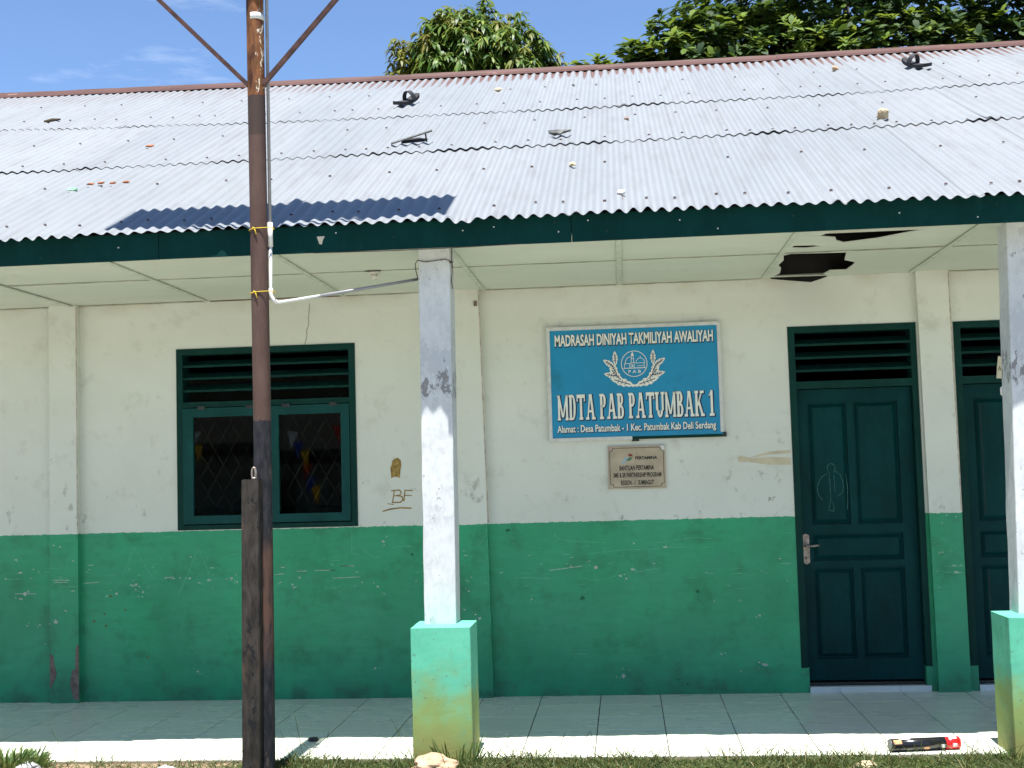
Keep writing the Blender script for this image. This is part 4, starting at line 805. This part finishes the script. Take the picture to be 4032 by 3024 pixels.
# cable round the column head
cb = MB(); cb.tube([(-.913,-1.725,2.63),(-.922,-1.74,2.68),(-.921,-1.765,2.715),(-.905,-1.783,2.732),(-.86,-1.781,2.722),(-.80,-1.782,2.727),(-.75,-1.783,2.733),(-.722,-1.781,2.722),(-.712,-1.77,2.705),(-.712,-1.74,2.69)], .0028, 6); cb.tube([(-.712,-1.765,2.798),(-.714,-1.768,2.72),(-.7125,-1.768,2.66),(-.718,-1.768,2.61),(-.713,-1.768,2.565)], .0030, 6); cb.tube([(-.725,-1.785,2.715),(-.705,-1.782,2.712)], .006, 6)
tag(cb.build("electric_cable", m_wire, None, True), "thin brown cable wrapped round the head of the whitewashed column", "cable")
cb = MB(); cb.tube([(-1.45,-1.984,2.763),(-1.3,-1.99,2.7595),(-1.0,-1.99,2.756),(-.7,-1.99,2.757),(-.3,-1.988,2.763)], .0024, 6); tag(cb.build("sagging_wire", m_wire, None, True), "thin wire sagging along the lower edge of the fascia board", "wire")
lh = thing("lamp_holder", "cream lamp holder without a bulb under the porch ceiling", "lamp holder", (-1.305, -1.00, CZ))
m = MB(); m.tube([(0,0,.0),(0,0,-.018)], .036, 20); m.tube([(0,0,-.018),(0,0,-.055)], [.022, .020], 16); m.build("socket", m_lamp, lh, True)
P("ceiling_gap", m_ink, lh, (-.05, .05, -.062, -.046, -.010, -.0065))

# ------------------------------------------------------------------ litter on the roof
def onroof(o, x, s_, h=.0, rz=0., rx=0.):
    o.matrix_world = Matrix.Translation(roofp(x, s_, h)) @ Matrix.Rotation(AL, 4, 'X') @ Matrix.Rotation(rz, 4, 'Z') @ Matrix.Rotation(rx, 4, 'X'); return o
def rock(name, mat, size, seed, flat=1., rough=.35, sub=3):
    bm = bmesh.new(); bmesh.ops.create_icosphere(bm, subdivisions=sub, radius=1)
    for v in bm.verts:
        p = v.co.copy(); q = Vector((p.x*1.1+seed*3.1, p.y*1.1+seed, p.z*1.1))
        d = 1+rough*noise.noise(q*1.1)+rough*.5*noise.noise(q*2.6)+rough*.22*noise.noise(q*6)
        c_ = noise.cell_vector(q*1.6); d += rough*.22*(c_.x-.5)
        v.co = Vector((p.x*size[0], p.y*size[1], p.z*size[2]))*d
    me = bpy.data.meshes.new(name); bm.to_mesh(me); bm.free(); return link(name, me, mat)
def slipper(label, x, s_, rz, flip):
    t = thing("sandal", label, "sandal", group="sandals lying on the roof"); L, n = .125, 14
    out = []
    for k in range(n+1):
        u = k/n; wv = .040*(1-.25*math.sin(math.pi*u)**2)*(math.sin(math.pi*min(1, max(0, .03+.94*u)))**.42); out.append((-L+2*L*u, wv))
    m = MB(); vs = []; lift = lambda u: .030*((u-.45)/.55)**2 if u > .45 else .012*((.45-u)/.45)**2
    for k, (px, wv) in enumerate(out):
        u = k/n
        for sg_ in (1, -1):
            for z in (0, .020): vs.append((px, sg_*wv+.006*math.sin(u*3), lift(u)+z))
    fs = []
    for k in range(n):
        a = 4*k; b = a+4; fs += [(a,b,b+1,a+1),(a+2,a+3,b+3,b+2),(a+1,b+1,b+3,a+3),(a,a+2,b+2,b)]
    fs += [(0,1,3,2),(4*n,4*n+2,4*n+3,4*n+1)]; m.add(vs, fs); m.build("sole", m_sole, t)
    m = MB(); N = 12; vs = []
    for k in range(N+1):
        a = math.pi*k/N; yv, zv = .043*math.cos(a), .016+.060*math.sin(a)
        for dx in (-.018, .020): vs.append((.035+dx-.012*math.sin(a), yv, zv)); vs.append((.035+dx-.012*math.sin(a), yv*.90, zv-.006*math.sin(a)))
    fs = []
    for k in range(N):
        a = 4*k; b = a+4; fs += [(a,b,b+2,a+2),(a+1,a+3,b+3,b+1),(a,a+1,b+1,b),(a+2,b+2,b+3,a+3)]
    m.add(vs, fs); m.build("strap", m_blackr, t)
    onroof(t, x, s_, AMP+.012, rz, flip); t.scale = (1.15, 1.5, 1.45)
    return t
slipper("worn black rubber sandal lying on the roof above the splintered board scrap", -1.54, 4.27, .95, .0)
slipper("worn black rubber sandal lying on the roof above the pale stone", 2.86, 4.86, 2.25, .0)
t = thing("board_scrap", "dark splintered strip of board propped on the corrugated roof beside the seam", "scrap")
m = MB(); m.hexa([(-.150,-.03,.005),(.150,-.022,.072),(.150,.022,.072),(-.150,.02,.005),(-.150,-.03,.013),(.150,-.022,.082),(.150,.022,.082),(-.150,.02,.013)]); m.build("long_splinter", m_scrap, t)
m = MB(); m.tube([(.10,0,.065),(.105,0,.0)], .006, 6); m.add([(-.08,-.03,.006),(.09,-.035,.008),(.12,.02,.018),(.05,.035,.03),(-.03,.03,.028),(-.07,.02,.02)], [(0,1,2,3,4,5)]); m.build("broken_piece", m_sole, t); onroof(t, -1.22, 2.36, AMP+.006, .18)
m = MB(); vs = [(0, 0, .045)]; N = 11
for k in range(N): a = 2*math.pi*k/N; r_ = (.045 if k % 2 else .085)*(.8+.4*random.random()); vs.append((r_*math.cos(a), r_*.75*math.sin(a), .012+.028*random.random()))
vs += [(v[0]*.9, v[1]*.9, v[2]-.012) for v in vs[1:]]
m.add(vs, [(0, 1+k, 1+(k+1) % N) for k in range(N)]+[(1+k, N+1+k, N+1+(k+1) % N, 1+(k+1) % N) for k in range(N)]+[tuple(range(N+1, 2*N+1))]); o = m.build("crumpled_scrap", m_scrap); tag(o, "grey crumpled leaf-like scrap on the middle row of roof sheets", "scrap"); onroof(o, -.17, 2.36, AMP+.004, .4)
def small(name, mat, label, cat, x, s_, size, seed, group=None, rz=0.):
    o = rock(name, mat, size, seed, 1, .4, 2); tag(o, label, cat, group); onroof(o, x, s_, AMP+size[2]*.7, rz); return o
o = rock("stone", m_stone, (.040, .038, .042), 2.2, 1, .5); tag(o, "pale knobbly stone resting on the roof just above the lower sheet lap", "stone"); onroof(o, 2.08, 2.40, AMP+.036)
small("stone_chip", m_stone, "small pale chip on the top roof sheets beside the sandal above the splintered board", "stone chip", -.80, 4.88, (.038, .02, .014), 1.); small("stone_chip", m_grey, "tiny grey chip on the top roof sheets above the crumpled grey scrap", "stone chip", -.13, 4.96, (.02, .018, .014), 3.)
small("stone_chip", m_stone, "pale chip on the lowest sheets below the crumpled scrap", "stone chip", -.05, 1.27, (.022, .022, .014), 5.); small("stone_chip", m_wt, "white chip on the roof close to the eave above the blue sign", "stone chip", .246, .405, (.026, .016, .013), 7.)
small("brick_chip", m_brick, "reddish brown brick chip between two roof laps", "brick chip", .316, 2.92, (.018, .024, .014), 9.); small("brick_chip", m_pink, "broken brick piece with a pale face beside the sandal above the pale stone", "brick chip", 2.19, 5.02, (.03, .028, .024), 11.)
m = MB(); m.tube([(-.07,-.01,.012),(0,.0,.02),(.07,.02,.016)], [.012,.016,.008], 7); o = m.build("dead_twig", m_bark, None, True); tag(o, "short brown stick lying on the upper roof sheets", "stick"); onroof(o, -4.75, 4.41, AMP, .35)
small("dry_leaf", m_dry, "curled brown leaf scrap alone on the middle roof sheets", "dry leaf", -3.30, 2.81, (.03, .018, .010), 13., None, .5)
for i, (x, s_) in enumerate(((-3.224, 1.421), (-3.163, 1.442), (-3.076, 1.423), (-2.987, 1.433))): small("dry_leaf", m_dry, "small dry orange leaf in a line of four on the lowest roof sheets", "dry leaf", x, s_, (.024, .011, .008), 20.+i, "row of dry leaves on the roof", .1*i)
small("plastic_scrap", m_greenp, "pale green plastic scrap on the lowest roof sheets", "scrap", -3.29, 1.274, (.035, .022, .010), 31.)
m = MB(); m.add([(-.022,0,.0),(.022,0,.0),(.012,-.002,-.022),(.006,-.002,-.045),(-.008,-.002,-.042)], [(0,1,2,3,4)]); m.add([(-.022,-.003,.0),(.022,-.003,.0),(.012,-.005,-.022),(.006,-.005,-.045),(-.008,-.005,-.042)], [(4,3,2,1,0)]); o = m.build("paper_remnant", m_note); tag(o, "torn scrap of paper stuck on the dark fascia board", "paper scrap"); o.location = (-1.405, -1.9865, 2.852)

# ------------------------------------------------------------------ things on the porch and the ground
cn = thing("party_popper", "black cardboard tube with a red end lying on the porch edge", "tube", (1.56, -1.775, 0))
ca, cb_ = Vector((0, 0, .0335)), Vector((.372, .058, .0335)); rr = .0333
def seg(t0, t1, r_=rr, n=28): return MB().tube([ca.lerp(cb_, t0), ca.lerp(cb_, (t0+t1)/2), ca.lerp(cb_, t1)], r_, n)
seg(.012, .79).build("tube_body", m_can, cn, True); seg(.79, .985).build("red_band", m_canr, cn, True); seg(.0, .0119, rr*.97).build("end_cap", m_cane, cn); seg(.985, .999, rr*.97).build("end_cap", m_canr, cn)
def wrap(t0, t1, a0, a1, mat, name, jag=0.):
    ax = (cb_-ca).normalized(); u = ax.cross(Vector((0, 0, 1))).normalized(); v = Vector((0, 0, 1)); m = MB(); N = 8; vs = []
    for k in range(N+1):
        a = R(a0+(a1-a0)*k/N)
        for t in (t0+jag*(k % 2), t1-jag*((k+1) % 2)): vs.append(ca.lerp(cb_, t)+(math.cos(a)*u+math.sin(a)*v)*(rr+.0006))
    m.add(vs, [(2*k, 2*k+2, 2*k+3, 2*k+1) for k in range(N)]); m.build(name, mat, cn)
wrap(.03, .16, 20, 62, m_cano, "orange_print", .02); wrap(.70, .775, -32, 2, m_canw, "white_print", .03); wrap(.83, .96, 50, 95, m_canw, "white_print", .03); wrap(.87, .95, -25, 8, m_canw, "white_print", .025); wrap(.45, .56, -38, -15, m_cano, "orange_print", .03); wrap(.12, .30, 66, 84, m_wt, "white_print", .02)
ld = thing("bottle_lid", "small round black lid on the porch tiles at the end of the pole's shadow", "lid", (-1.652, -1.363, 0))
m = MB(); m.tube([(0,0,.0005),(0,0,.012),(0,0,.014)], [.031,.031,.029], 28, 0); m.build("lid_disc", m_blackr, ld)
m = MB(); m.tube([(.027*math.cos(a), .027*math.sin(a), .0145) for a in np.linspace(0, 2*math.pi, 25)], .002, 6, 0, False); m.build("lid_rim", m_blackr, ld, True)
def gstone(label, mat, x, y, z, size, seed, rz=0.): 
    o = rock("ground_stone", mat, size, seed, 1, .30, 4); tag(o, label, "stone", "stones on the ground"); del o['group']; o.location = (x, y, z); o.rotation_euler = (0, 0, rz); return o
gstone("large pinkish stone lying in the grass at the foot of the green plinth", m_pink, -.835, -2.09, .012, (.118, .075, .066), 3.4, .1)
gstone("pale yellowish stone in the grass in front of the black tube", m_stone, 1.392, -2.03, -.018, (.056, .05, .030), 6.1); gstone("grey angular stone beside the leafy clump on bare soil", m_grey, -3.06, -2.02, .0, (.062, .05, .040), 8.3, .3); gstone("low grey stone in bare soil between the pole and the leafy clump", m_grey, -2.295, -2.02, -.012, (.055, .045, .028), 9.7)
rs = random.Random(5)

# ------------------------------------------------------------------ leaves and grass (bulk meshes)
def bulk(name, V, F4, F3, mats, parent=None, mi=None):
    me = bpy.data.meshes.new(name); nV = len(V); me.vertices.add(nV); me.vertices.foreach_set('co', np.asarray(V, np.float32).ravel())
    n4, n3 = len(F4), len(F3); me.loops.add(n4*4+n3*3); me.polygons.add(n4+n3)
    me.loops.foreach_set('vertex_index', np.concatenate([np.asarray(F4, np.int32).ravel(), np.asarray(F3, np.int32).ravel()]))
    me.polygons.foreach_set('loop_start', np.concatenate([np.arange(n4)*4, n4*4+np.arange(n3)*3]).astype(np.int32))
    if mi is not None: me.polygons.foreach_set('material_index', mi.astype(np.int32))
    me.update(); me.validate(); return link(name, me, mats, parent)
def leaves(base, d, up, L, Wd, droop):
    N = len(base); d = d/np.linalg.norm(d, axis=1, keepdims=True); sd_ = np.cross(d, up); sd_ /= np.linalg.norm(sd_, axis=1, keepdims=True)+1e-9; nn = np.cross(sd_, d)
    L = L[:, None]; Wd = Wd[:, None]; dr = droop[:, None]*np.array([0, 0, -1.])
    p1 = base+d*L*.38+dr*L*.10; p2 = base+d*L*.72+dr*L*.38; p3 = base+d*L*.98+dr*L*.78
    V = np.stack([base, p1-sd_*Wd*.46+nn*Wd*.10, p1+sd_*Wd*.46+nn*Wd*.10, p2-sd_*Wd*.50+nn*Wd*.08, p2+sd_*Wd*.50+nn*Wd*.08, p3], 1)
    i = np.arange(N)[:, None]*6
    return V.reshape(-1, 3), i+np.array([1, 2, 4, 3]), np.concatenate([i+np.array([0, 2, 1]), i+np.array([3, 4, 5])])
def crown(name, cents, outd, per, L, Wd, droop, spread, mats, parent, young, flat=.15):
    n = len(cents); k = per; C_ = np.repeat(cents, k, 0); O = np.repeat(outd, k, 0); O /= np.linalg.norm(O, axis=1, keepdims=True)
    rv = RNG.normal(size=(n*k, 3)); rv -= (rv*O).sum(1, keepdims=True)*O; rv /= np.linalg.norm(rv, axis=1, keepdims=True)
    d = O*RNG.uniform(.05, .75, (n*k, 1))+rv*spread; d /= np.linalg.norm(d, axis=1, keepdims=True)
    base = C_+O*RNG.uniform(-.03, .03, (n*k, 1))
    up = O*.8+np.array([0, 0, .7])+RNG.normal(size=(n*k, 3))*.25
    l = L*RNG.uniform(.65, 1.15, n*k); V, F4, F3 = leaves(base, d, up, l, Wd*l/L*RNG.uniform(.85, 1.15, n*k), droop*RNG.uniform(.4, 1.4, n*k))
    yg = np.repeat(young, k); mi = np.concatenate([yg, yg, yg])
    o = bulk(name, V, F4, F3, mats, parent, mi); return o
def ell(n, c, r, lo=.55):
    v = RNG.normal(size=(n, 3)); v /= np.linalg.norm(v, axis=1, keepdims=True); q = RNG.uniform(lo**3, 1, (n, 1))**(1/3); lump = 1+.13*np.sin(v[:, :1]*7+c[0])*np.cos(v[:, 2:]*6+c[1])
    return np.array(c)+v*np.array(r)*q*lump, v
def tree_limbs(parent, base, pts, r0):
    m = MB(); b = Vector(base)
    fork = b.lerp(Vector(pts[0]), .5); m.tube([b-Vector((0, 0, .2)), b+Vector((.05, 0, .8)), b.lerp(fork, .6), fork], [r0*1.15, r0, r0*.9, r0*.8], 12)
    for p in pts:
        p = Vector(p); mid = fork.lerp(p, .5)+Vector((rs.uniform(-.2, .2), rs.uniform(-.2, .2), .15)); m.tube([fork-Vector((0, 0, .1)), mid, p], [r0*.55, r0*.3, r0*.08], 8)
    o = m.build("trunk", m_bark, parent, True); return o
# mango tree behind the ridge
mt = thing("mango_tree", "round mango tree with drooping glossy leaves rising alone behind the ridge", "tree", (-2.2, 14.2, GZ))
cs, vs_ = [], []
for n, c, r_ in ((330, (-2.22, 14.3, 8.85), (1.14, 1.2, 1.1)), (190, (-2.62, 13.8, 9.05), (.78, .7, .86)), (170, (-1.68, 13.8, 8.95), (.76, .7, .78)), (180, (-2.2, 13.6, 8.7), (1.05, .6, .9)), (110, (-2.45, 14.0, 9.60), (.68, .6, .46)), (300, (-2.2, 14.3, 7.4), (1.7, 1.5, 1.1)), (26, (-1.05, 13.9, 8.75), (.28, .3, .32))):
    a, b = ell(n, c, r_, .72); cs.append(a); vs_.append(b)
sprig = np.array([(-2.12, 13.9, 10.22), (-2.10, 13.9, 10.10), (-1.82, 13.9, 9.98), (-1.70, 13.9, 9.92), (-1.50, 13.8, 9.78), (-1.42, 13.8, 9.62), (-2.62, 13.9, 10.05), (-2.9, 13.9, 9.92), (-3.08, 13.8, 9.75)])
ysp = np.array([*[(RNG.normal(-3.68, .07), 13.9+RNG.normal(0, .1), z) for z in np.linspace(8.75, 9.50, 16)], *[(RNG.normal(-3.42, .06), 13.9+RNG.normal(0, .1), z) for z in np.linspace(8.75, 9.30, 12)], (-3.70, 13.9, 9.30), (-3.66, 13.9, 9.18), (-3.68, 13.9, 9.05), (-3.62, 13.9, 8.92), (-3.42, 13.9, 9.12), (-3.38, 13.9, 8.98), (-3.40, 13.9, 8.86), (-3.52, 13.9, 8.80), (-3.66, 13.9, 8.78), (-.84, 13.9, 9.10), (-.78, 13.9, 8.98), (-.90, 13.9, 8.92), (-.70, 13.9, 8.88), (-3.15, 13.9, 8.86)])
cs += [sprig, ysp]; vs_ += [np.tile([0, -.2, 1.], (len(sprig), 1)), np.tile([0, -.2, 1.], (len(ysp), 1))]
cs = np.concatenate(cs); vs_ = np.concatenate(vs_); yg = (RNG.random(len(cs)) < .16).astype(int); yg[-len(ysp):] = 1
out = vs_*.6+np.array([0, -.15, .75])+RNG.normal(size=vs_.shape)*.18
cs = cs+RNG.normal(size=cs.shape)*.05
o = crown("crown", cs-np.array([-2.2, 14.2, GZ]), out, 14, .23, .058, 1.15, .85, [m_mango, m_mangoy], mt, yg)
tr_ = tree_limbs(mt, (0, 0, 0), [(-.4, 0, 9.2), (.5, -.2, 9.0), (-1.3, -.3, 8.9), (1.3, -.3, 8.8), (0, .4, 9.6), (-.5, -.3, 9.8)], .20)
# broad evergreen behind the right end
et = thing("evergreen_tree", "broad dark evergreen tree with leaf rosettes overhanging the ridge", "tree", (4.2, 8.6, GZ))
cs, vs_, li = [], [], []
for n, c, r_, lo, lf_ in ((900, (4.4, 9.0, 8.0), (3.4, 2.0, 2.2), .7, .05), (420, (2.15, 7.6, 6.7), (1.35, .75, .80), .45, .5), (420, (3.9, 7.4, 6.55), (1.6, .75, .72), .45, .5), (420, (5.8, 7.4, 6.7), (1.6, .8, .85), .45, .12), (260, (2.9, 7.9, 7.6), (1.5, .9, .9), .6, .08), (260, (4.8, 7.8, 7.7), (1.6, .9, .9), .6, .1), (150, (1.2, 7.1, 6.75), (.62, .45, .55), .3, .55), (500, (4.5, 9.2, 6.6), (3.3, 1.6, 1.4), .6, .0), (60, (.62, 7., 6.55), (.32, .3, .36), .2, .5)):
    a, b = ell(n, c, r_, lo); cs.append(a); vs_.append(b); li.append((RNG.random(n) < lf_*np.clip(.6-b[:, 1]*.8, .1, 1)).astype(int))
spr = np.array([(-.22, 7., 6.66), (-.14, 7., 6.58), (.05, 7., 6.70), (.0, 7., 6.60), (.11, 7., 6.63), (.2, 7., 6.6), (.50, 7., 6.86), (.40, 7., 6.74), (.72, 7.1, 7.12)])
cs.append(spr); vs_.append(np.tile([0, -.3, 1.], (len(spr), 1))); li.append(np.ones(len(spr), int))
cs = np.concatenate(cs); vs_ = np.concatenate(vs_); li = np.concatenate(li)
keep = ~((cs[:, 0] < .95) & (cs[:, 2] > 6.95+(cs[:, 0]-.28)*.75)); keep[-len(spr):] = True
cs, vs_, li = cs[keep], vs_[keep], li[keep]
o = crown("crown", cs-np.array([4.2, 8.6, GZ]), vs_*.55+np.array([0, -.25, .85]), 11, .19, .074, .18, .95, [m_ever, m_everl], et, li)
tree_limbs(et, (0, 0, 0), [(-2.4, -1.0, 6.6), (-.8, -1, 7), (1.0, -.9, 7), (1.6, .2, 8.6), (-.6, .6, 9.), (-2.9, -1.5, 6.4)], .26)
# grass along the porch edge
def grass():
    N = 42000; x = RNG.uniform(-4.6, 3.6, N); y = -1.835-RNG.gamma(1.6, .11, N)
    dens = np.where(x < -1.85, .16, 1.)+np.where((x < -2.95), .25, 0)
    dens *= .55+.45*np.sin(x*5.3+1)*np.sin(x*2.1+y*3)+.35
    k = RNG.random(N) < dens; k &= ~((x > -.97) & (x < -.635) & (y > -1.96)); k &= ~((x > 2.15) & (x < 2.49) & (y > -1.96)); k &= ~(((x+1.7)**2+(y+2.24)**2) < .1**2)
    x, y = x[k], y[k]; n = len(x); h = RNG.uniform(.02, .075, n)*(1+.45*np.sin(x*3)*np.sin(x*7.7+1)); tall = RNG.random(n) < .03; h[tall] *= RNG.uniform(1.6, 3.0, tall.sum())
    near = (np.abs(x+.8) < .28) & (y < -1.94); h[near] *= 1.7
    a = RNG.uniform(0, 2*np.pi, n); ln = RNG.uniform(.2, 2.2, n); d = np.stack([np.cos(a)*ln, np.sin(a)*ln, np.ones(n)], 1)
    base = np.stack([x, y, np.full(n, GZ-.004)], 1); wdt = np.where(tall, .0032, RNG.uniform(.0022, .0055, n))
    V, F4, F3 = leaves(base, d, np.tile([.3, -1., .2], (n, 1))+RNG.normal(size=(n, 3))*.4, h*1.25, wdt, RNG.uniform(.1, .9, n)*np.where(tall, .35, 1))
    sx = np.concatenate([RNG.normal(c, .10, 9) for c in (.30, .62, .12, 1.12, 2.0, -1.15, -.45, .9, 1.6)]+[RNG.normal(c, .12, 4) for c in (-2.2, -2.75, -3.0)]); q = len(sx); an = RNG.uniform(-.9, .9, q)   # tall thin stalks
    V2, A4, A3 = leaves(np.stack([sx, RNG.uniform(-1.90, -1.84, q), np.full(q, GZ)], 1), np.stack([np.sin(an), RNG.normal(0, .15, q), np.cos(an)], 1), np.tile([0, -1., .1], (q, 1)), RNG.uniform(.07, .16, q), np.full(q, .0042), RNG.uniform(0, .5, q))
    b_ = len(V); V = np.concatenate([V, V2]); F4 = np.concatenate([F4, A4+b_]); F3 = np.concatenate([F3, A3+b_])
    o = bulk("grass", V, F4, F3, [m_grass]); o['kind'] = 'stuff'; o['label'] = 'short patchy grass growing along the edge of the porch'; o['category'] = 'grass'
grass()
def crumbs():
    m = MB(); rg = random.Random(8)
    for k in range(260):
        x, y, q = rg.uniform(-3.6, -1.8), -1.84-abs(rg.gauss(0, .10)), rg.uniform(.003, .011); a = rg.uniform(0, 6)
        p = [Vector((math.cos(a+t*2.1)*q*rg.uniform(.7, 1.3), math.sin(a+t*2.1)*q*rg.uniform(.7, 1.3), 0)) for t in range(3)]; c = Vector((x, y, GZ-.001))
        m.add([c+p[0], c+p[1], c+p[2], c+Vector((rg.uniform(-.3, .3)*q, rg.uniform(-.3, .3)*q, q*1.1)), c+(p[0]+p[1])*.4+Vector((0, 0, q*.8))], [(0,1,4),(1,2,3),(2,0,3),(1,3,4),(0,4,3),(0,2,1)])
    o = m.build("gravel", m_pink); o['kind'] = 'stuff'
crumbs()
# leafy clump at the left end, grass tuft against the plinth
def clump(name, label, cat, cx_, cy_, n, L, Wd, sp, droop, mats, hi):
    rt = thing(name, label, cat, (cx_, cy_, GZ)); a = RNG.uniform(0, 2*np.pi, n); r_ = sp*np.sqrt(RNG.random(n)); base = np.stack([r_*np.cos(a), r_*.6*np.sin(a), np.zeros(n)], 1)
    d = np.stack([np.cos(a)*RNG.uniform(.1, .9, n), np.sin(a)*RNG.uniform(.1, .8, n), np.ones(n)*hi], 1); l = L*RNG.uniform(.5, 1.15, n)
    V, F4, F3 = leaves(base, d, np.tile([.2, -1., .3], (n, 1))+RNG.normal(size=(n, 3))*.3, l, np.full(n, Wd)*RNG.uniform(.7, 1.2, n), droop*RNG.uniform(.3, 1.2, n)); bulk("leaves", V, F4, F3, mats, rt); return rt
m_weed = mat_leaf("weed_leaves", (.04, .085, .018), (.095, .15, .035), (.17, .18, .05), .35, .45)
clump("weed_clump", "leafy green weed clump growing against the porch edge on bare soil", "weed", -3.22, -1.94, 280, .155, .0115, .20, .55, [m_weed], .9)
clump("grass_tuft", "tuft of tall grass standing against the foot of the green plinth", "grass tuft", -.72, -1.985, 60, .19, .0075, .13, .35, [m_weed], 1.6)
clump("grass_tuft", "tuft of grass at the foot of the plinth beside the black tube", "grass tuft", 2.13, -1.93, 60, .10, .005, .10, .4, [m_weed], 1.4)
# ------------------------------------------------------------------ across the yard, seen only as reflections in the window
ob = thing("opposite_block", "long low building across the yard with a dark porch", "building", (-6, -26, GZ))
P("wall", plain("opposite_wall_paint", (.30, .34, .36), .8, .1), ob, (-16, 16, -6, -5.8, -.05, 3.0)); m = MB(); m.add([(-17,.6,2.9),(17,.6,2.9),(17,-3.5,4.8),(-17,-3.5,4.8),(-17,.6,2.78),(17,.6,2.78),(17,-3.5,4.68),(-17,-3.5,4.68)], [(0,1,2,3),(7,6,5,4),(0,4,5,1)]); m.add([(-17,-3.5,4.8),(17,-3.5,4.8),(17,-7.4,2.9),(-17,-7.4,2.9)], [(0,1,2,3)]); m.build("roof", m_dark, ob)
P("porch_ceiling", m_dark, ob, (-16.5, 16.5, -5.79, .5, 2.74, 2.77))
for i in range(9): P("post", m_col, ob, (-15+i*3.7, -14.8+i*3.7, .1, .3, -.05, 2.74))
for i in range(8): P("window", m_ink, ob, (-13.6+i*3.7, -11.9+i*3.7, -5.79, -5.76, 1.0, 2.2))
bn = thing("bunting", "string of coloured pennants hung over the yard", "bunting", (-6, -12, 2))
m = MB(); m.tube([(-3.5,0,2.2),(-1.0,0,.55),(.75,0,.62),(1.1,0,-.65)], .006, 5); m.tube([(.75,0,.62),(3.0,0,1.2)], .006, 5); m.build("string", m_wire, bn)
for x, z, c in ((-6.92, 2.15, (.65, .36, .02)), (-6.96, 2.40, (.7, .7, .7)), (-5.28, 2.46, (.7, .7, .7)), (-5.1, 2.12, (.65, .36, .02)), (-5.05, 1.93, (.5, .03, .02)), (-4.99, 1.70, (.03, .06, .35)), (-4.93, 1.52, (.65, .36, .02)), (-4.54, 2.52, (.5, .03, .02)), (-5.2, 2.28, (.03, .06, .35))):
    m = MB(); X, Z_ = x+6, z-2; a = rs.uniform(-.3, .3); m.add([(X-.09,.0,Z_+.13),(X+.09,.02,Z_+.13+a*.1),(X+a*.2,.03,Z_-.17),(X-.09,.006,Z_+.13),(X+.09,.026,Z_+.13+a*.1),(X+a*.2,.036,Z_-.17)], [(0,1,2),(5,4,3)]); m.build("pennant", plain("pennant_cloth", c, .8, .1), bn)
